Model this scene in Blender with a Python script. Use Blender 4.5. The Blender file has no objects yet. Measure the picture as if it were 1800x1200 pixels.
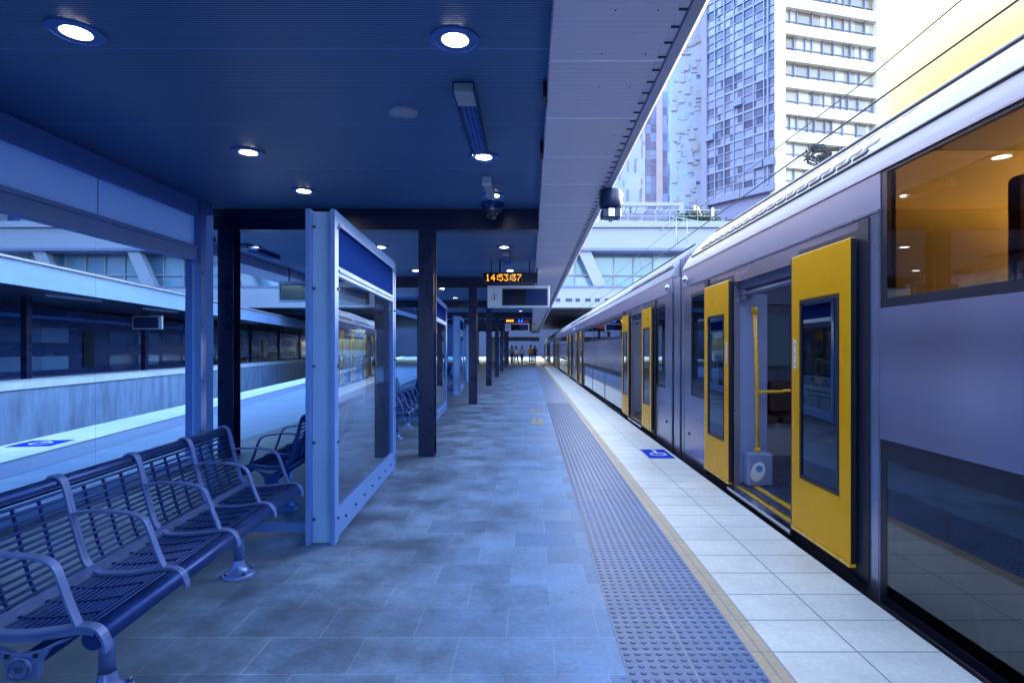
import bpy, bmesh, math, random
from mathutils import Vector, Matrix
random.seed(11)
R = math.radians
S = bpy.context.scene
COL = S.collection

# ------------------------------------------------------------------ camera, world, sun, exposure
CAMH = 1.45
cd = bpy.data.cameras.new('camera'); cam = bpy.data.objects.new('camera', cd); COL.objects.link(cam)
cam.location = (0, 0, CAMH); cam.rotation_euler = (R(90), 0, 0)
cd.lens = 20; cd.sensor_width = 36; cd.shift_x = -0.0178; cd.shift_y = 0.0072
cd.clip_start = 0.05; cd.clip_end = 4000
S.camera = cam

SUN_EL, SUN_AZ = 13.0, 42.0      # azimuth to the right of straight ahead
w = bpy.data.worlds.new('World'); S.world = w; w.use_nodes = True
wn = w.node_tree; wn.nodes.clear()
sky = wn.nodes.new('ShaderNodeTexSky'); sky.sky_type = 'NISHITA'; sky.sun_disc = False
sky.sun_elevation = R(SUN_EL); sky.sun_rotation = R(SUN_AZ)
sky.air_density = 1.0; sky.dust_density = 5.0; sky.ozone_density = 1.6
bg = wn.nodes.new('ShaderNodeBackground'); bg.inputs[1].default_value = 0.15
wo = wn.nodes.new('ShaderNodeOutputWorld')
tint = wn.nodes.new('ShaderNodeVectorMath'); tint.operation = 'MULTIPLY'; 
# warm aureole of the hazy sky around the sun
tcw = wn.nodes.new('ShaderNodeTexCoord'); dt = wn.nodes.new('ShaderNodeVectorMath'); dt.operation = 'DOT_PRODUCT'
dt.inputs[1].default_value = (math.sin(R(SUN_AZ))*math.cos(R(SUN_EL)), math.cos(R(SUN_AZ))*math.cos(R(SUN_EL)), math.sin(R(SUN_EL)))
au = wn.nodes.new('ShaderNodeMapRange'); au.interpolation_type = 'SMOOTHSTEP'; au.inputs['From Min'].default_value = .94; au.inputs['From Max'].default_value = 1.0
au.inputs['From Min'].default_value = .90; au.inputs['From Max'].default_value = .962
mxw = wn.nodes.new('ShaderNodeMix'); mxw.data_type = 'VECTOR'
tint.inputs[1].default_value = (0.94, 1.0, 1.04)
gr = wn.nodes.new('ShaderNodeMapRange'); gr.interpolation_type = 'SMOOTHSTEP'; gr.inputs['From Min'].default_value = .955; gr.inputs['From Max'].default_value = .995
gold = wn.nodes.new('ShaderNodeMix'); gold.data_type = 'VECTOR'; gold.inputs[4].default_value = (0.95, 0.86, 0.62); gold.inputs[5].default_value = (0.80, 0.60, 0.14)   # golden haze round the sun
wn.links.new(dt.outputs['Value'], gr.inputs['Value']); wn.links.new(gr.outputs[0], gold.inputs[0]); wn.links.new(gold.outputs[1], mxw.inputs[5])
wn.links.new(tcw.outputs['Generated'], dt.inputs[0]); wn.links.new(dt.outputs['Value'], au.inputs['Value']); wn.links.new(au.outputs[0], mxw.inputs[0])
wn.links.new(sky.outputs[0], tint.inputs[0]); wn.links.new(tint.outputs[0], mxw.inputs[4]); wn.links.new(mxw.outputs[1], bg.inputs[0])
wn.links.new(bg.outputs[0], wo.inputs[0])
sd = bpy.data.lights.new('sun', 'SUN'); sun = bpy.data.objects.new('sun', sd); COL.objects.link(sun)
sd.energy = 0.6; sd.angle = R(4); sd.color = (1.0, 0.80, 0.50)
sv = Vector((math.sin(R(SUN_AZ))*math.cos(R(SUN_EL)), math.cos(R(SUN_AZ))*math.cos(R(SUN_EL)), math.sin(R(SUN_EL))))
sun.rotation_euler = sv.to_track_quat('Z', 'Y').to_euler(); sun.location = (30, 30, 60)
S.view_settings.view_transform = 'Standard'; S.view_settings.look = 'None'
S.view_settings.gamma = 1.0; S.view_settings.exposure = 4.2
S.render.engine = 'CYCLES'
S.cycles.max_bounces = 10; S.cycles.transparent_max_bounces = 24; S.cycles.diffuse_bounces = 5
S.cycles.glossy_bounces = 5
S.cycles.use_denoising = True
S.cycles.caustics_reflective = False; S.cycles.caustics_refractive = False
S.cycles.sample_clamp_indirect = 6

# ------------------------------------------------------------------ materials
M = {}
def node(nt, t, **k):
    n = nt.nodes.new(t)
    for a, v in k.items(): setattr(n, a, v)
    return n
def mat(name, col, rough=0.5, metal=0.0, var=0.12, vscale=3.0, bump=0.0, bscale=60.0, spec=0.5, coat=0.0, stretch=None, rvar=0.08, emis=None, est=0.0):
    m = bpy.data.materials.new(name); m.use_nodes = True; nt = m.node_tree
    b = nt.nodes['Principled BSDF']; L = nt.links.new
    b.inputs['Roughness'].default_value = rough; b.inputs['Metallic'].default_value = metal
    b.inputs['Specular IOR Level'].default_value = spec; b.inputs['Coat Weight'].default_value = coat
    b.inputs['Coat Roughness'].default_value = 0.06
    tc = node(nt, 'ShaderNodeTexCoord'); mp = node(nt, 'ShaderNodeMapping')
    L(tc.outputs['Object'], mp.inputs[0])
    if stretch: mp.inputs['Scale'].default_value = stretch
    n = node(nt, 'ShaderNodeTexNoise'); n.inputs['Scale'].default_value = vscale; n.inputs['Detail'].default_value = 6
    n.inputs['Roughness'].default_value = 0.62
    L(mp.outputs[0], n.inputs['Vector'])
    r = node(nt, 'ShaderNodeMapRange'); r.inputs['From Min'].default_value = .3; r.inputs['From Max'].default_value = .7
    r.inputs['To Min'].default_value = 1-var; r.inputs['To Max'].default_value = 1+var*.6
    L(n.outputs['Fac'], r.inputs['Value'])
    mx = node(nt, 'ShaderNodeVectorMath', operation='SCALE'); mx.inputs[0].default_value = col
    L(r.outputs[0], mx.inputs['Scale']); L(mx.outputs[0], b.inputs['Base Color'])
    r2 = node(nt, 'ShaderNodeMapRange'); r2.inputs['From Min'].default_value = .3; r2.inputs['From Max'].default_value = .7
    r2.inputs['To Min'].default_value = max(rough-rvar, .01); r2.inputs['To Max'].default_value = min(1, rough+rvar)
    L(n.outputs['Fac'], r2.inputs['Value']); L(r2.outputs[0], b.inputs['Roughness'])
    if bump:
        n2 = node(nt, 'ShaderNodeTexNoise'); n2.inputs['Scale'].default_value = bscale; n2.inputs['Detail'].default_value = 4
        L(mp.outputs[0], n2.inputs['Vector'])
        bp = node(nt, 'ShaderNodeBump'); bp.inputs['Strength'].default_value = bump; bp.inputs['Distance'].default_value = .01
        L(n2.outputs['Fac'], bp.inputs['Height']); L(bp.outputs[0], b.inputs['Normal'])
    if emis:
        b.inputs['Emission Color'].default_value = (*emis, 1); b.inputs['Emission Strength'].default_value = est
    M[name] = m
    return m
def glass(name, tint, rough=0.0, ior=1.5, refl=1.0, base=0.0):
    m = bpy.data.materials.new(name); m.use_nodes = True; nt = m.node_tree; nt.nodes.clear(); L = nt.links.new
    o = node(nt, 'ShaderNodeOutputMaterial'); t = node(nt, 'ShaderNodeBsdfTransparent'); t.inputs[0].default_value = (*tint, 1)
    g = node(nt, 'ShaderNodeBsdfGlossy'); g.inputs['Roughness'].default_value = rough; g.inputs[0].default_value = (.92, .95, 1, 1)
    # Schlick reflectance, the same from both sides of the thin pane
    geo = node(nt, 'ShaderNodeNewGeometry'); dp = node(nt, 'ShaderNodeVectorMath', operation='DOT_PRODUCT'); L(geo.outputs['Normal'], dp.inputs[0]); L(geo.outputs['Incoming'], dp.inputs[1])
    ab = node(nt, 'ShaderNodeMath', operation='ABSOLUTE'); L(dp.outputs['Value'], ab.inputs[0])
    om = node(nt, 'ShaderNodeMath', operation='SUBTRACT'); om.inputs[0].default_value = 1; L(ab.outputs[0], om.inputs[1])
    pw = node(nt, 'ShaderNodeMath', operation='POWER'); pw.inputs[1].default_value = 5; L(om.outputs[0], pw.inputs[0])
    F0 = ((ior-1)/(ior+1))**2
    f = node(nt, 'ShaderNodeMath', operation='MULTIPLY_ADD'); f.inputs[1].default_value = 1-F0; f.inputs[2].default_value = F0; L(pw.outputs[0], f.inputs[0])
    k = node(nt, 'ShaderNodeMath', operation='MULTIPLY_ADD'); k.inputs[1].default_value = refl; k.inputs[2].default_value = base; k.use_clamp = True
    mx = node(nt, 'ShaderNodeMixShader')
    n = node(nt, 'ShaderNodeTexNoise'); n.inputs['Scale'].default_value = 1.3
    tc = node(nt, 'ShaderNodeTexCoord'); L(tc.outputs['Object'], n.inputs['Vector'])
    bp = node(nt, 'ShaderNodeBump'); bp.inputs['Strength'].default_value = .02; bp.inputs['Distance'].default_value = .02
    L(n.outputs['Fac'], bp.inputs['Height']); L(bp.outputs[0], g.inputs['Normal'])
    L(f.outputs[0], k.inputs[0]); L(k.outputs[0], mx.inputs[0]); L(t.outputs[0], mx.inputs[1]); L(g.outputs[0], mx.inputs[2])
    L(mx.outputs[0], o.inputs[0]); M[name] = m
    return m
def emit(name, col, st):
    m = bpy.data.materials.new(name); m.use_nodes = True; nt = m.node_tree; nt.nodes.clear()
    e = node(nt, 'ShaderNodeEmission'); e.inputs[0].default_value = (*col, 1); e.inputs[1].default_value = st
    o = node(nt, 'ShaderNodeOutputMaterial'); nt.links.new(e.outputs[0], o.inputs[0]); M[name] = m
def tiles(name, col, col2, mortar, bw, rh, off, loc, msize=.006, rough=.5, stain=.25, bump=.3, rotz=0, spots=0.0, seam_smooth=.1, spec=.5, soot_shade=0):
    """paving: brick pattern in world metres with stains and wear"""
    m = bpy.data.materials.new(name); m.use_nodes = True; nt = m.node_tree; L = nt.links.new
    b = nt.nodes['Principled BSDF']; b.inputs['Specular IOR Level'].default_value = spec
    tc = node(nt, 'ShaderNodeTexCoord'); mp = node(nt, 'ShaderNodeMapping'); mp.inputs['Location'].default_value = loc
    mp.inputs['Rotation'].default_value = (0, 0, rotz)
    L(tc.outputs['Object'], mp.inputs[0])
    br = node(nt, 'ShaderNodeTexBrick'); br.offset = off; br.inputs['Scale'].default_value = 1
    br.inputs['Brick Width'].default_value = bw; br.inputs['Row Height'].default_value = rh
    br.inputs['Mortar Size'].default_value = msize; br.inputs['Mortar Smooth'].default_value = seam_smooth
    br.inputs['Color1'].default_value = (*col, 1); br.inputs['Color2'].default_value = (*col2, 1); br.inputs['Mortar'].default_value = (*mortar, 1)
    L(mp.outputs[0], br.inputs['Vector'])
    n = node(nt, 'ShaderNodeTexNoise'); n.inputs['Scale'].default_value = 1.1; n.inputs['Detail'].default_value = 9; n.inputs['Roughness'].default_value = .7
    L(tc.outputs['Object'], n.inputs['Vector'])
    r = node(nt, 'ShaderNodeMapRange'); r.inputs['From Min'].default_value = .35; r.inputs['From Max'].default_value = .65
    r.inputs['To Min'].default_value = 1-stain; r.inputs['To Max'].default_value = 1+stain*.5; L(n.outputs['Fac'], r.inputs['Value'])
    n2 = node(nt, 'ShaderNodeTexNoise'); n2.inputs['Scale'].default_value = 38; n2.inputs['Detail'].default_value = 5
    L(tc.outputs['Object'], n2.inputs['Vector'])
    r2 = node(nt, 'ShaderNodeMapRange'); r2.inputs['From Min'].default_value = .3; r2.inputs['From Max'].default_value = .7
    r2.inputs['To Min'].default_value = 1-stain*.5; r2.inputs['To Max'].default_value = 1+stain*.35; L(n2.outputs['Fac'], r2.inputs['Value'])
    mu = node(nt, 'ShaderNodeMath', operation='MULTIPLY'); L(r.outputs[0], mu.inputs[0]); L(r2.outputs[0], mu.inputs[1])
    last = mu
    if spots:
        v = node(nt, 'ShaderNodeTexVoronoi'); v.inputs['Scale'].default_value = 3.2; v.inputs['Randomness'].default_value = 1
        # warp for uneven blots
        wv = node(nt, 'ShaderNodeVectorMath', operation='MULTIPLY_ADD'); wv.inputs[1].default_value = (.1, .1, .1)
        n3 = node(nt, 'ShaderNodeTexNoise'); n3.inputs['Scale'].default_value = 14
        L(tc.outputs['Object'], n3.inputs['Vector']); L(n3.outputs['Color'], wv.inputs[0]); L(tc.outputs['Object'], wv.inputs[2])
        L(wv.outputs[0], v.inputs['Vector'])
        rs = node(nt, 'ShaderNodeMapRange'); rs.inputs['From Min'].default_value = .035; rs.inputs['From Max'].default_value = .06
        rs.inputs['To Min'].default_value = 1-spots; rs.inputs['To Max'].default_value = 1; L(v.outputs['Distance'], rs.inputs['Value'])
        m3 = node(nt, 'ShaderNodeMath', operation='MULTIPLY'); L(last.outputs[0], m3.inputs[0]); L(rs.outputs[0], m3.inputs[1]); last = m3
    if soot_shade:
        # soot patches, with shade painted in toward the bench side
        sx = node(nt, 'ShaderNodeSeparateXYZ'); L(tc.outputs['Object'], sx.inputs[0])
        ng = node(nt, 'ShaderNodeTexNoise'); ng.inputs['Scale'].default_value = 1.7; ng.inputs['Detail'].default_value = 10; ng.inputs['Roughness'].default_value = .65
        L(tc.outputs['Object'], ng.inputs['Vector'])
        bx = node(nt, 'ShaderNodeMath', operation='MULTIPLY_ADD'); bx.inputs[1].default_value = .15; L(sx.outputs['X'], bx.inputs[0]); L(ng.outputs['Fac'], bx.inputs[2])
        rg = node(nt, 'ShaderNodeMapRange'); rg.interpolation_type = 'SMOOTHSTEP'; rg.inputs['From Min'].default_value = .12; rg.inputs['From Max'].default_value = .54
        rg.inputs['To Min'].default_value = 1-soot_shade; rg.inputs['To Max'].default_value = 1; L(bx.outputs[0], rg.inputs['Value'])
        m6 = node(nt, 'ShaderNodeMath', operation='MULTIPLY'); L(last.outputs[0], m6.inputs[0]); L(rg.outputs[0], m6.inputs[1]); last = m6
    sc = node(nt, 'ShaderNodeVectorMath', operation='SCALE'); L(br.outputs['Color'], sc.inputs[0]); L(last.outputs[0], sc.inputs['Scale'])
    L(sc.outputs[0], b.inputs['Base Color'])
    r4 = node(nt, 'ShaderNodeMapRange'); r4.inputs['From Min'].default_value = .3; r4.inputs['From Max'].default_value = .7
    r4.inputs['To Min'].default_value = rough-.1; r4.inputs['To Max'].default_value = rough+.15; L(n.outputs['Fac'], r4.inputs['Value']); L(r4.outputs[0], b.inputs['Roughness'])
    ad = node(nt, 'ShaderNodeMath', operation='MULTIPLY_ADD'); ad.inputs[1].default_value = -1.0; L(br.outputs['Fac'], ad.inputs[0])
    m5 = node(nt, 'ShaderNodeMath', operation='MULTIPLY'); m5.inputs[1].default_value = .5; L(n2.outputs['Fac'], m5.inputs[0]); L(m5.outputs[0], ad.inputs[2])
    bp = node(nt, 'ShaderNodeBump'); bp.inputs['Strength'].default_value = bump; bp.inputs['Distance'].default_value = .004
    L(ad.outputs[0], bp.inputs['Height']); L(bp.outputs[0], b.inputs['Normal'])
    M[name] = m
    return m
def ribbed(name, col, period, axis='Y', rough=.45, metal=0.0, depth=.006, dark=.25, seam=0.0, var=.1, dots=False):
    """sheet metal with fine ribs across an axis, panel seams"""
    m = mat(name, col, rough, metal, var, 1.2); nt = m.node_tree; L = nt.links.new; b = nt.nodes['Principled BSDF']
    tc = [n for n in nt.nodes if n.type == 'TEX_COORD'][0]; sx = node(nt, 'ShaderNodeSeparateXYZ'); L(tc.outputs['Object'], sx.inputs[0])
    p = node(nt, 'ShaderNodeMath', operation='MULTIPLY'); p.inputs[1].default_value = 2*math.pi/period; L(sx.outputs[axis], p.inputs[0])
    s = node(nt, 'ShaderNodeMath', operation='SINE'); L(p.outputs[0], s.inputs[0])
    bp = node(nt, 'ShaderNodeBump'); bp.inputs['Strength'].default_value = .6; bp.inputs['Distance'].default_value = depth
    L(s.outputs[0], bp.inputs['Height']); L(bp.outputs[0], b.inputs['Normal'])
    src = b.inputs['Base Color'].links[0].from_socket
    r = node(nt, 'ShaderNodeMapRange'); r.inputs['From Min'].default_value = -1; r.inputs['From Max'].default_value = 0
    r.inputs['To Min'].default_value = 1-dark; r.inputs['To Max'].default_value = 1; L(s.outputs[0], r.inputs['Value'])
    last = r.outputs[0]
    if seam:
        md = node(nt, 'ShaderNodeMath', operation='PINGPONG'); md.inputs[1].default_value = seam/2; L(sx.outputs[axis], md.inputs[0])
        rr = node(nt, 'ShaderNodeMapRange'); rr.inputs['From Min'].default_value = .004; rr.inputs['From Max'].default_value = .012
        rr.inputs['To Min'].default_value = 1.7; rr.inputs['To Max'].default_value = 1; L(md.outputs[0], rr.inputs['Value'])
        mm = node(nt, 'ShaderNodeMath', operation='MULTIPLY'); L(last, mm.inputs[0]); L(rr.outputs[0], mm.inputs[1]); last = mm.outputs[0]
    sc = node(nt, 'ShaderNodeVectorMath', operation='SCALE'); L(src, sc.inputs[0]); L(last, sc.inputs['Scale']); L(sc.outputs[0], b.inputs['Base Color'])
    return m

# paving and ground
tiles('paver', (.23, .39, .68), (.15, .27, .51), (.31, .46, .74), .47, .326, .5, (0.12, .07, 0), .0035, .5, .30, .6, spots=.6, soot_shade=.70)
tiles('paver_left', (.24, .38, .60), (.20, .34, .56), (.13, .19, .34), .47, .326, .5, (0.12, .07, 0), .004, .5, .28, .3, rotz=.165)
tiles('edge_tile', (.84, .83, .78), (.78, .78, .76), (.25, .28, .36), .409, .319, 0.0, (-1.155, -.166+.0, 0), .0045, .42, .17, .35)
tiles('edge_tile_left', (.86, .86, .84), (.82, .82, .82), (.3, .33, .4), .4, .319, 0.0, (0, 0, 0), .0045, .5, .10, .3, rotz=.165)
tiles('warning_tile', (.60, .45, .29), (.54, .41, .30), (.30, .27, .30), .3, .319, 0.0, (-1.1, -.166, 0), .004, .5, .22, .3)
tiles('tactile', (.13, .205, .41), (.11, .18, .38), (.28, .33, .46), .309, .319, 0.0, (-.431, -.166, 0), .003, .42, .3, .3)
mat('tactile_dome', (.075, .13, .30), .38, 0, .2, 20)
mat('concrete', (.22, .31, .50), .8, 0, .4, 2.2, .5, 30, stretch=(1, 1, .25))
mat('concrete_pale', (.62, .68, .80), .7, 0, .15, 2, .3, 30)
mat('ballast', (.05, .06, .09), .95, 0, .6, 18, 1.0, 12)
mat('ground', (.10, .11, .13), .95, 0, .4, .05, .4, 3)
mat('fascia_pale', (.22, .33, .58), .5, 0, .15, 1.2, stretch=(1, .3, 1))
mat('rail_steel', (.25, .27, .33), .35, .8, .3, 6)
mat('marking_yellow', (.62, .55, .16), .6, 0, .4, 25)
mat('marking_blue', (.002, .045, .60), .8, 0, .15, 9, spec=.08)
mat('marking_white', (.8, .84, .9), .5, 0, .1, 9)
# canopy and steel
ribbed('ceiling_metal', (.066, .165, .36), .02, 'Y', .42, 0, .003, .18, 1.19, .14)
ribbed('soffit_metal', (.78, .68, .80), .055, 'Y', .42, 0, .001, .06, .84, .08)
mat('bulkhead_dark', (.05, .07, .16), .5, 0, .2, 3)
mat('canopy_lip', (.45, .44, .58), .4, .1, .12, 2)
mat('beam_dark', (.008, .014, .062), .38, 0, .2, 5)
mat('column_dark', (.010, .017, .075), .3, 0, .25, 4, .05, 8)
mat('frame_blue', (.09, .20, .55), .42, .0, .12, 2.5, spec=.15)
mat('web_blue', (.30, .54, .93), .45, 0, .06, 2.5)
mat('frame_light', (.13, .28, .72), .4, .0, .10, 2.5, spec=.2)
mat('header_blue', (.004, .018, .16), .95, 0, .1, 3, spec=0)
mat('shade_wall_blue', (.38, .58, .92), .32, 0, .08, 1.5)
mat('bolt_steel', (.12, .15, .25), .3, .9, .1, 30)
mat('bench_steel', (.012, .045, .22), .38, .5, .2, 9, spec=.3)
mat('bench_cast', (.12, .215, .58), .38, .5, .15, 14, spec=.3)
mat('grey_plastic', (.30, .36, .44), .5, 0, .1, 10)
mat('sign_white', (.58, .66, .82), .4, 0, .05, 5)
mat('screen_dark', (.004, .008, .03), .12, 0, .1, 4, coat=.3)
mat('screen_blue', (.006, .02, .13), .12, 0, .1, 4, coat=.3)
mat('black_gloss', (.004, .006, .015), .12, 0, .1, 6, coat=.5)
mat('ink', (.01, .015, .06), .5, 0, 0, 3)
mat('device_dark', (.012, .022, .09), .35, 0, .3, 6)
mat('chrome', (.5, .55, .65), .15, 1, .05, 10)
emit('lamp_glow', (1.0, .99, .95), 3.0)
mat('lamp_reflector', (.85, .88, .95), .25, .2, .03, 5, emis=(.9, .93, 1), est=.35)
emit('led_amber', (1.0, .38, .015), .16)
emit('led_blue', (.03, .16, .9), .12)
mat('red_sign', (.40, .03, .03), .5, 0, .1, 3)
mat('poster_blue', (.01, .30, .85), .4, 0, .06, 3)
# train
mat('body_steel', (.40, .365, .50), .24, .8, .10, 1.1, .03, 6, stretch=(1, .25, 1), rvar=.05)
mat('body_steel_end', (.34, .35, .50), .24, .7, .10, 2.0, .03, 6, stretch=(1, 1, .2), rvar=.05)
mat('cant_steel', (.27, .26, .40), .38, .25, .08, 1.5, .02, 5)
mat('cant_gold', (.85, .50, .08), .35, .2, .08, 1.5, .02, 5)
mat('roof_white', (.46, .43, .47), .65, 0, .1, 2.2, .05, 8, spec=.15)
mat('roof_grille', (.03, .03, .04), .5, .2, .2, 6)
mat('door_yellow', (1.0, .475, .003), .28, 0, .04, 1.5, coat=0, rvar=.03, spec=.08)
mat('rail_yellow', (.90, .50, .01), .28, 0, .04, 5, coat=.3)
mat('rubber', (.006, .007, .016), .5, 0, .1, 6)
mat('train_dark', (.010, .012, .035), .45, 0, .3, 4)
mat('gangway', (.16, .19, .33), .4, .3, .15, 3)
mat('interior_wall', (.25, .30, .55), .4, 0, .06, 2)
mat('interior_dark', (.035, .045, .10), .5, 0, .1, 2)
mat('interior_white', (.52, .55, .68), .4, 0, .05, 2)
mat('interior_floor', (.04, .06, .14), .3, 0, .2, 12, spec=.8)
mat('seat_purple', (.10, .055, .07), .7, 0, .2, 20)
mat('sticker_white', (.75, .76, .85), .5, 0, .1, 30)
mat('far_train', (.015, .045, .20), .25, .2, .2, 1.5, stretch=(1, .1, 1))
glass('pane', (.60, .73, .85), 0.03, 1.45, .10, .0)
glass('pane_screen', (.60, .78, .90), 0.0, 1.5, 1.5, .05)
glass('train_glass', (.30, .32, .42), 0.0, 1.5, 1.5, .05)
glass('train_glass_bronze', (.50, .38, .20), 0.0, 1.5, 1.0, .02)
emit('vestibule_lamp', (.70, .82, 1.0), .6)
emit('saloon_glow_fill', (1.0, .72, .24), 4.2)  # warm fill light added inside the near car's upper deck
def frosted(name, col):
    m = mat(name, col, .35, 0, .05, 1.5); nt = m.node_tree; b = nt.nodes['Principled BSDF']; o = nt.nodes['Material Output']
    t = node(nt, 'ShaderNodeBsdfTranslucent'); t.inputs[0].default_value = (*col, 1); mx = node(nt, 'ShaderNodeMixShader'); mx.inputs[0].default_value = .8
    nt.links.new(b.outputs[0], mx.inputs[1]); nt.links.new(t.outputs[0], mx.inputs[2]); nt.links.new(mx.outputs[0], o.inputs[0])
frosted('frosted_panel', (.55, .72, .97))
# buildings
mat('tower_white', (.80, .70, .56), .55, 0, .06, .3)
mat('tower_lilac', (.24, .22, .34), .6, 0, .1, .3)
mat('tower_panel', (.36, .39, .50), .5, 0, .10, .3)
mat('tower_mullion', (.26, .26, .38), .5, .1, .1, .5)
mat('tower_edge', (.20, .21, .36), .5, .1, .1, .5)
mat('bridge_white', (.38, .355, .42), .5, 0, .08, .4)
mat('bridge_dark', (.05, .06, .12), .6, 0, .2, 1)
mat('timber', (.03, .015, .01), .6, 0, .2, 1)
def tower_glass(name, cA, cB, sx, sz, seed=0.0):
    """window glass: every pane a slightly different tint (blinds drawn or not) - varies by cell"""
    m = bpy.data.materials.new(name); m.use_nodes = True; nt = m.node_tree; L = nt.links.new; b = nt.nodes['Principled BSDF']
    b.inputs['Roughness'].default_value = .12; b.inputs['Specular IOR Level'].default_value = .9
    tc = node(nt, 'ShaderNodeTexCoord'); mp = node(nt, 'ShaderNodeMapping'); mp.inputs['Scale'].default_value = (1/sx, 1/sx, 1/sz)
    mp.inputs['Location'].default_value = (seed, seed, seed)
    fl = node(nt, 'ShaderNodeVectorMath', operation='FLOOR'); wnz = node(nt, 'ShaderNodeTexWhiteNoise', noise_dimensions='3D')
    L(tc.outputs['Object'], mp.inputs[0]); L(mp.outputs[0], fl.inputs[0]); L(fl.outputs[0], wnz.inputs['Vector'])
    cr = node(nt, 'ShaderNodeValToRGB'); cr.color_ramp.elements[0].color = (*cA, 1); cr.color_ramp.elements[1].color = (*cB, 1)
    cr.color_ramp.elements[0].position = .25; cr.color_ramp.elements[1].position = .8
    L(wnz.outputs['Value'], cr.inputs[0]); L(cr.outputs[0], b.inputs['Base Color']); M[name] = m
tower_glass('glass_blue', (.02, .03, .11), (.24, .24, .36), 1.5, 1.1)
tower_glass('glass_warm', (.30, .22, .17), (.62, .50, .40), 1.7, 3.3, .4)
tower_glass('glass_deep', (.03, .07, .22), (.10, .22, .48), 1.6, 1.7, .2)
tower_glass('glass_teal', (.12, .24, .36), (.26, .38, .50), 1.6, 2.2, .7)
mat('leaf', (.07, .12, .05), .6, 0, .5, 9)

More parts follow.
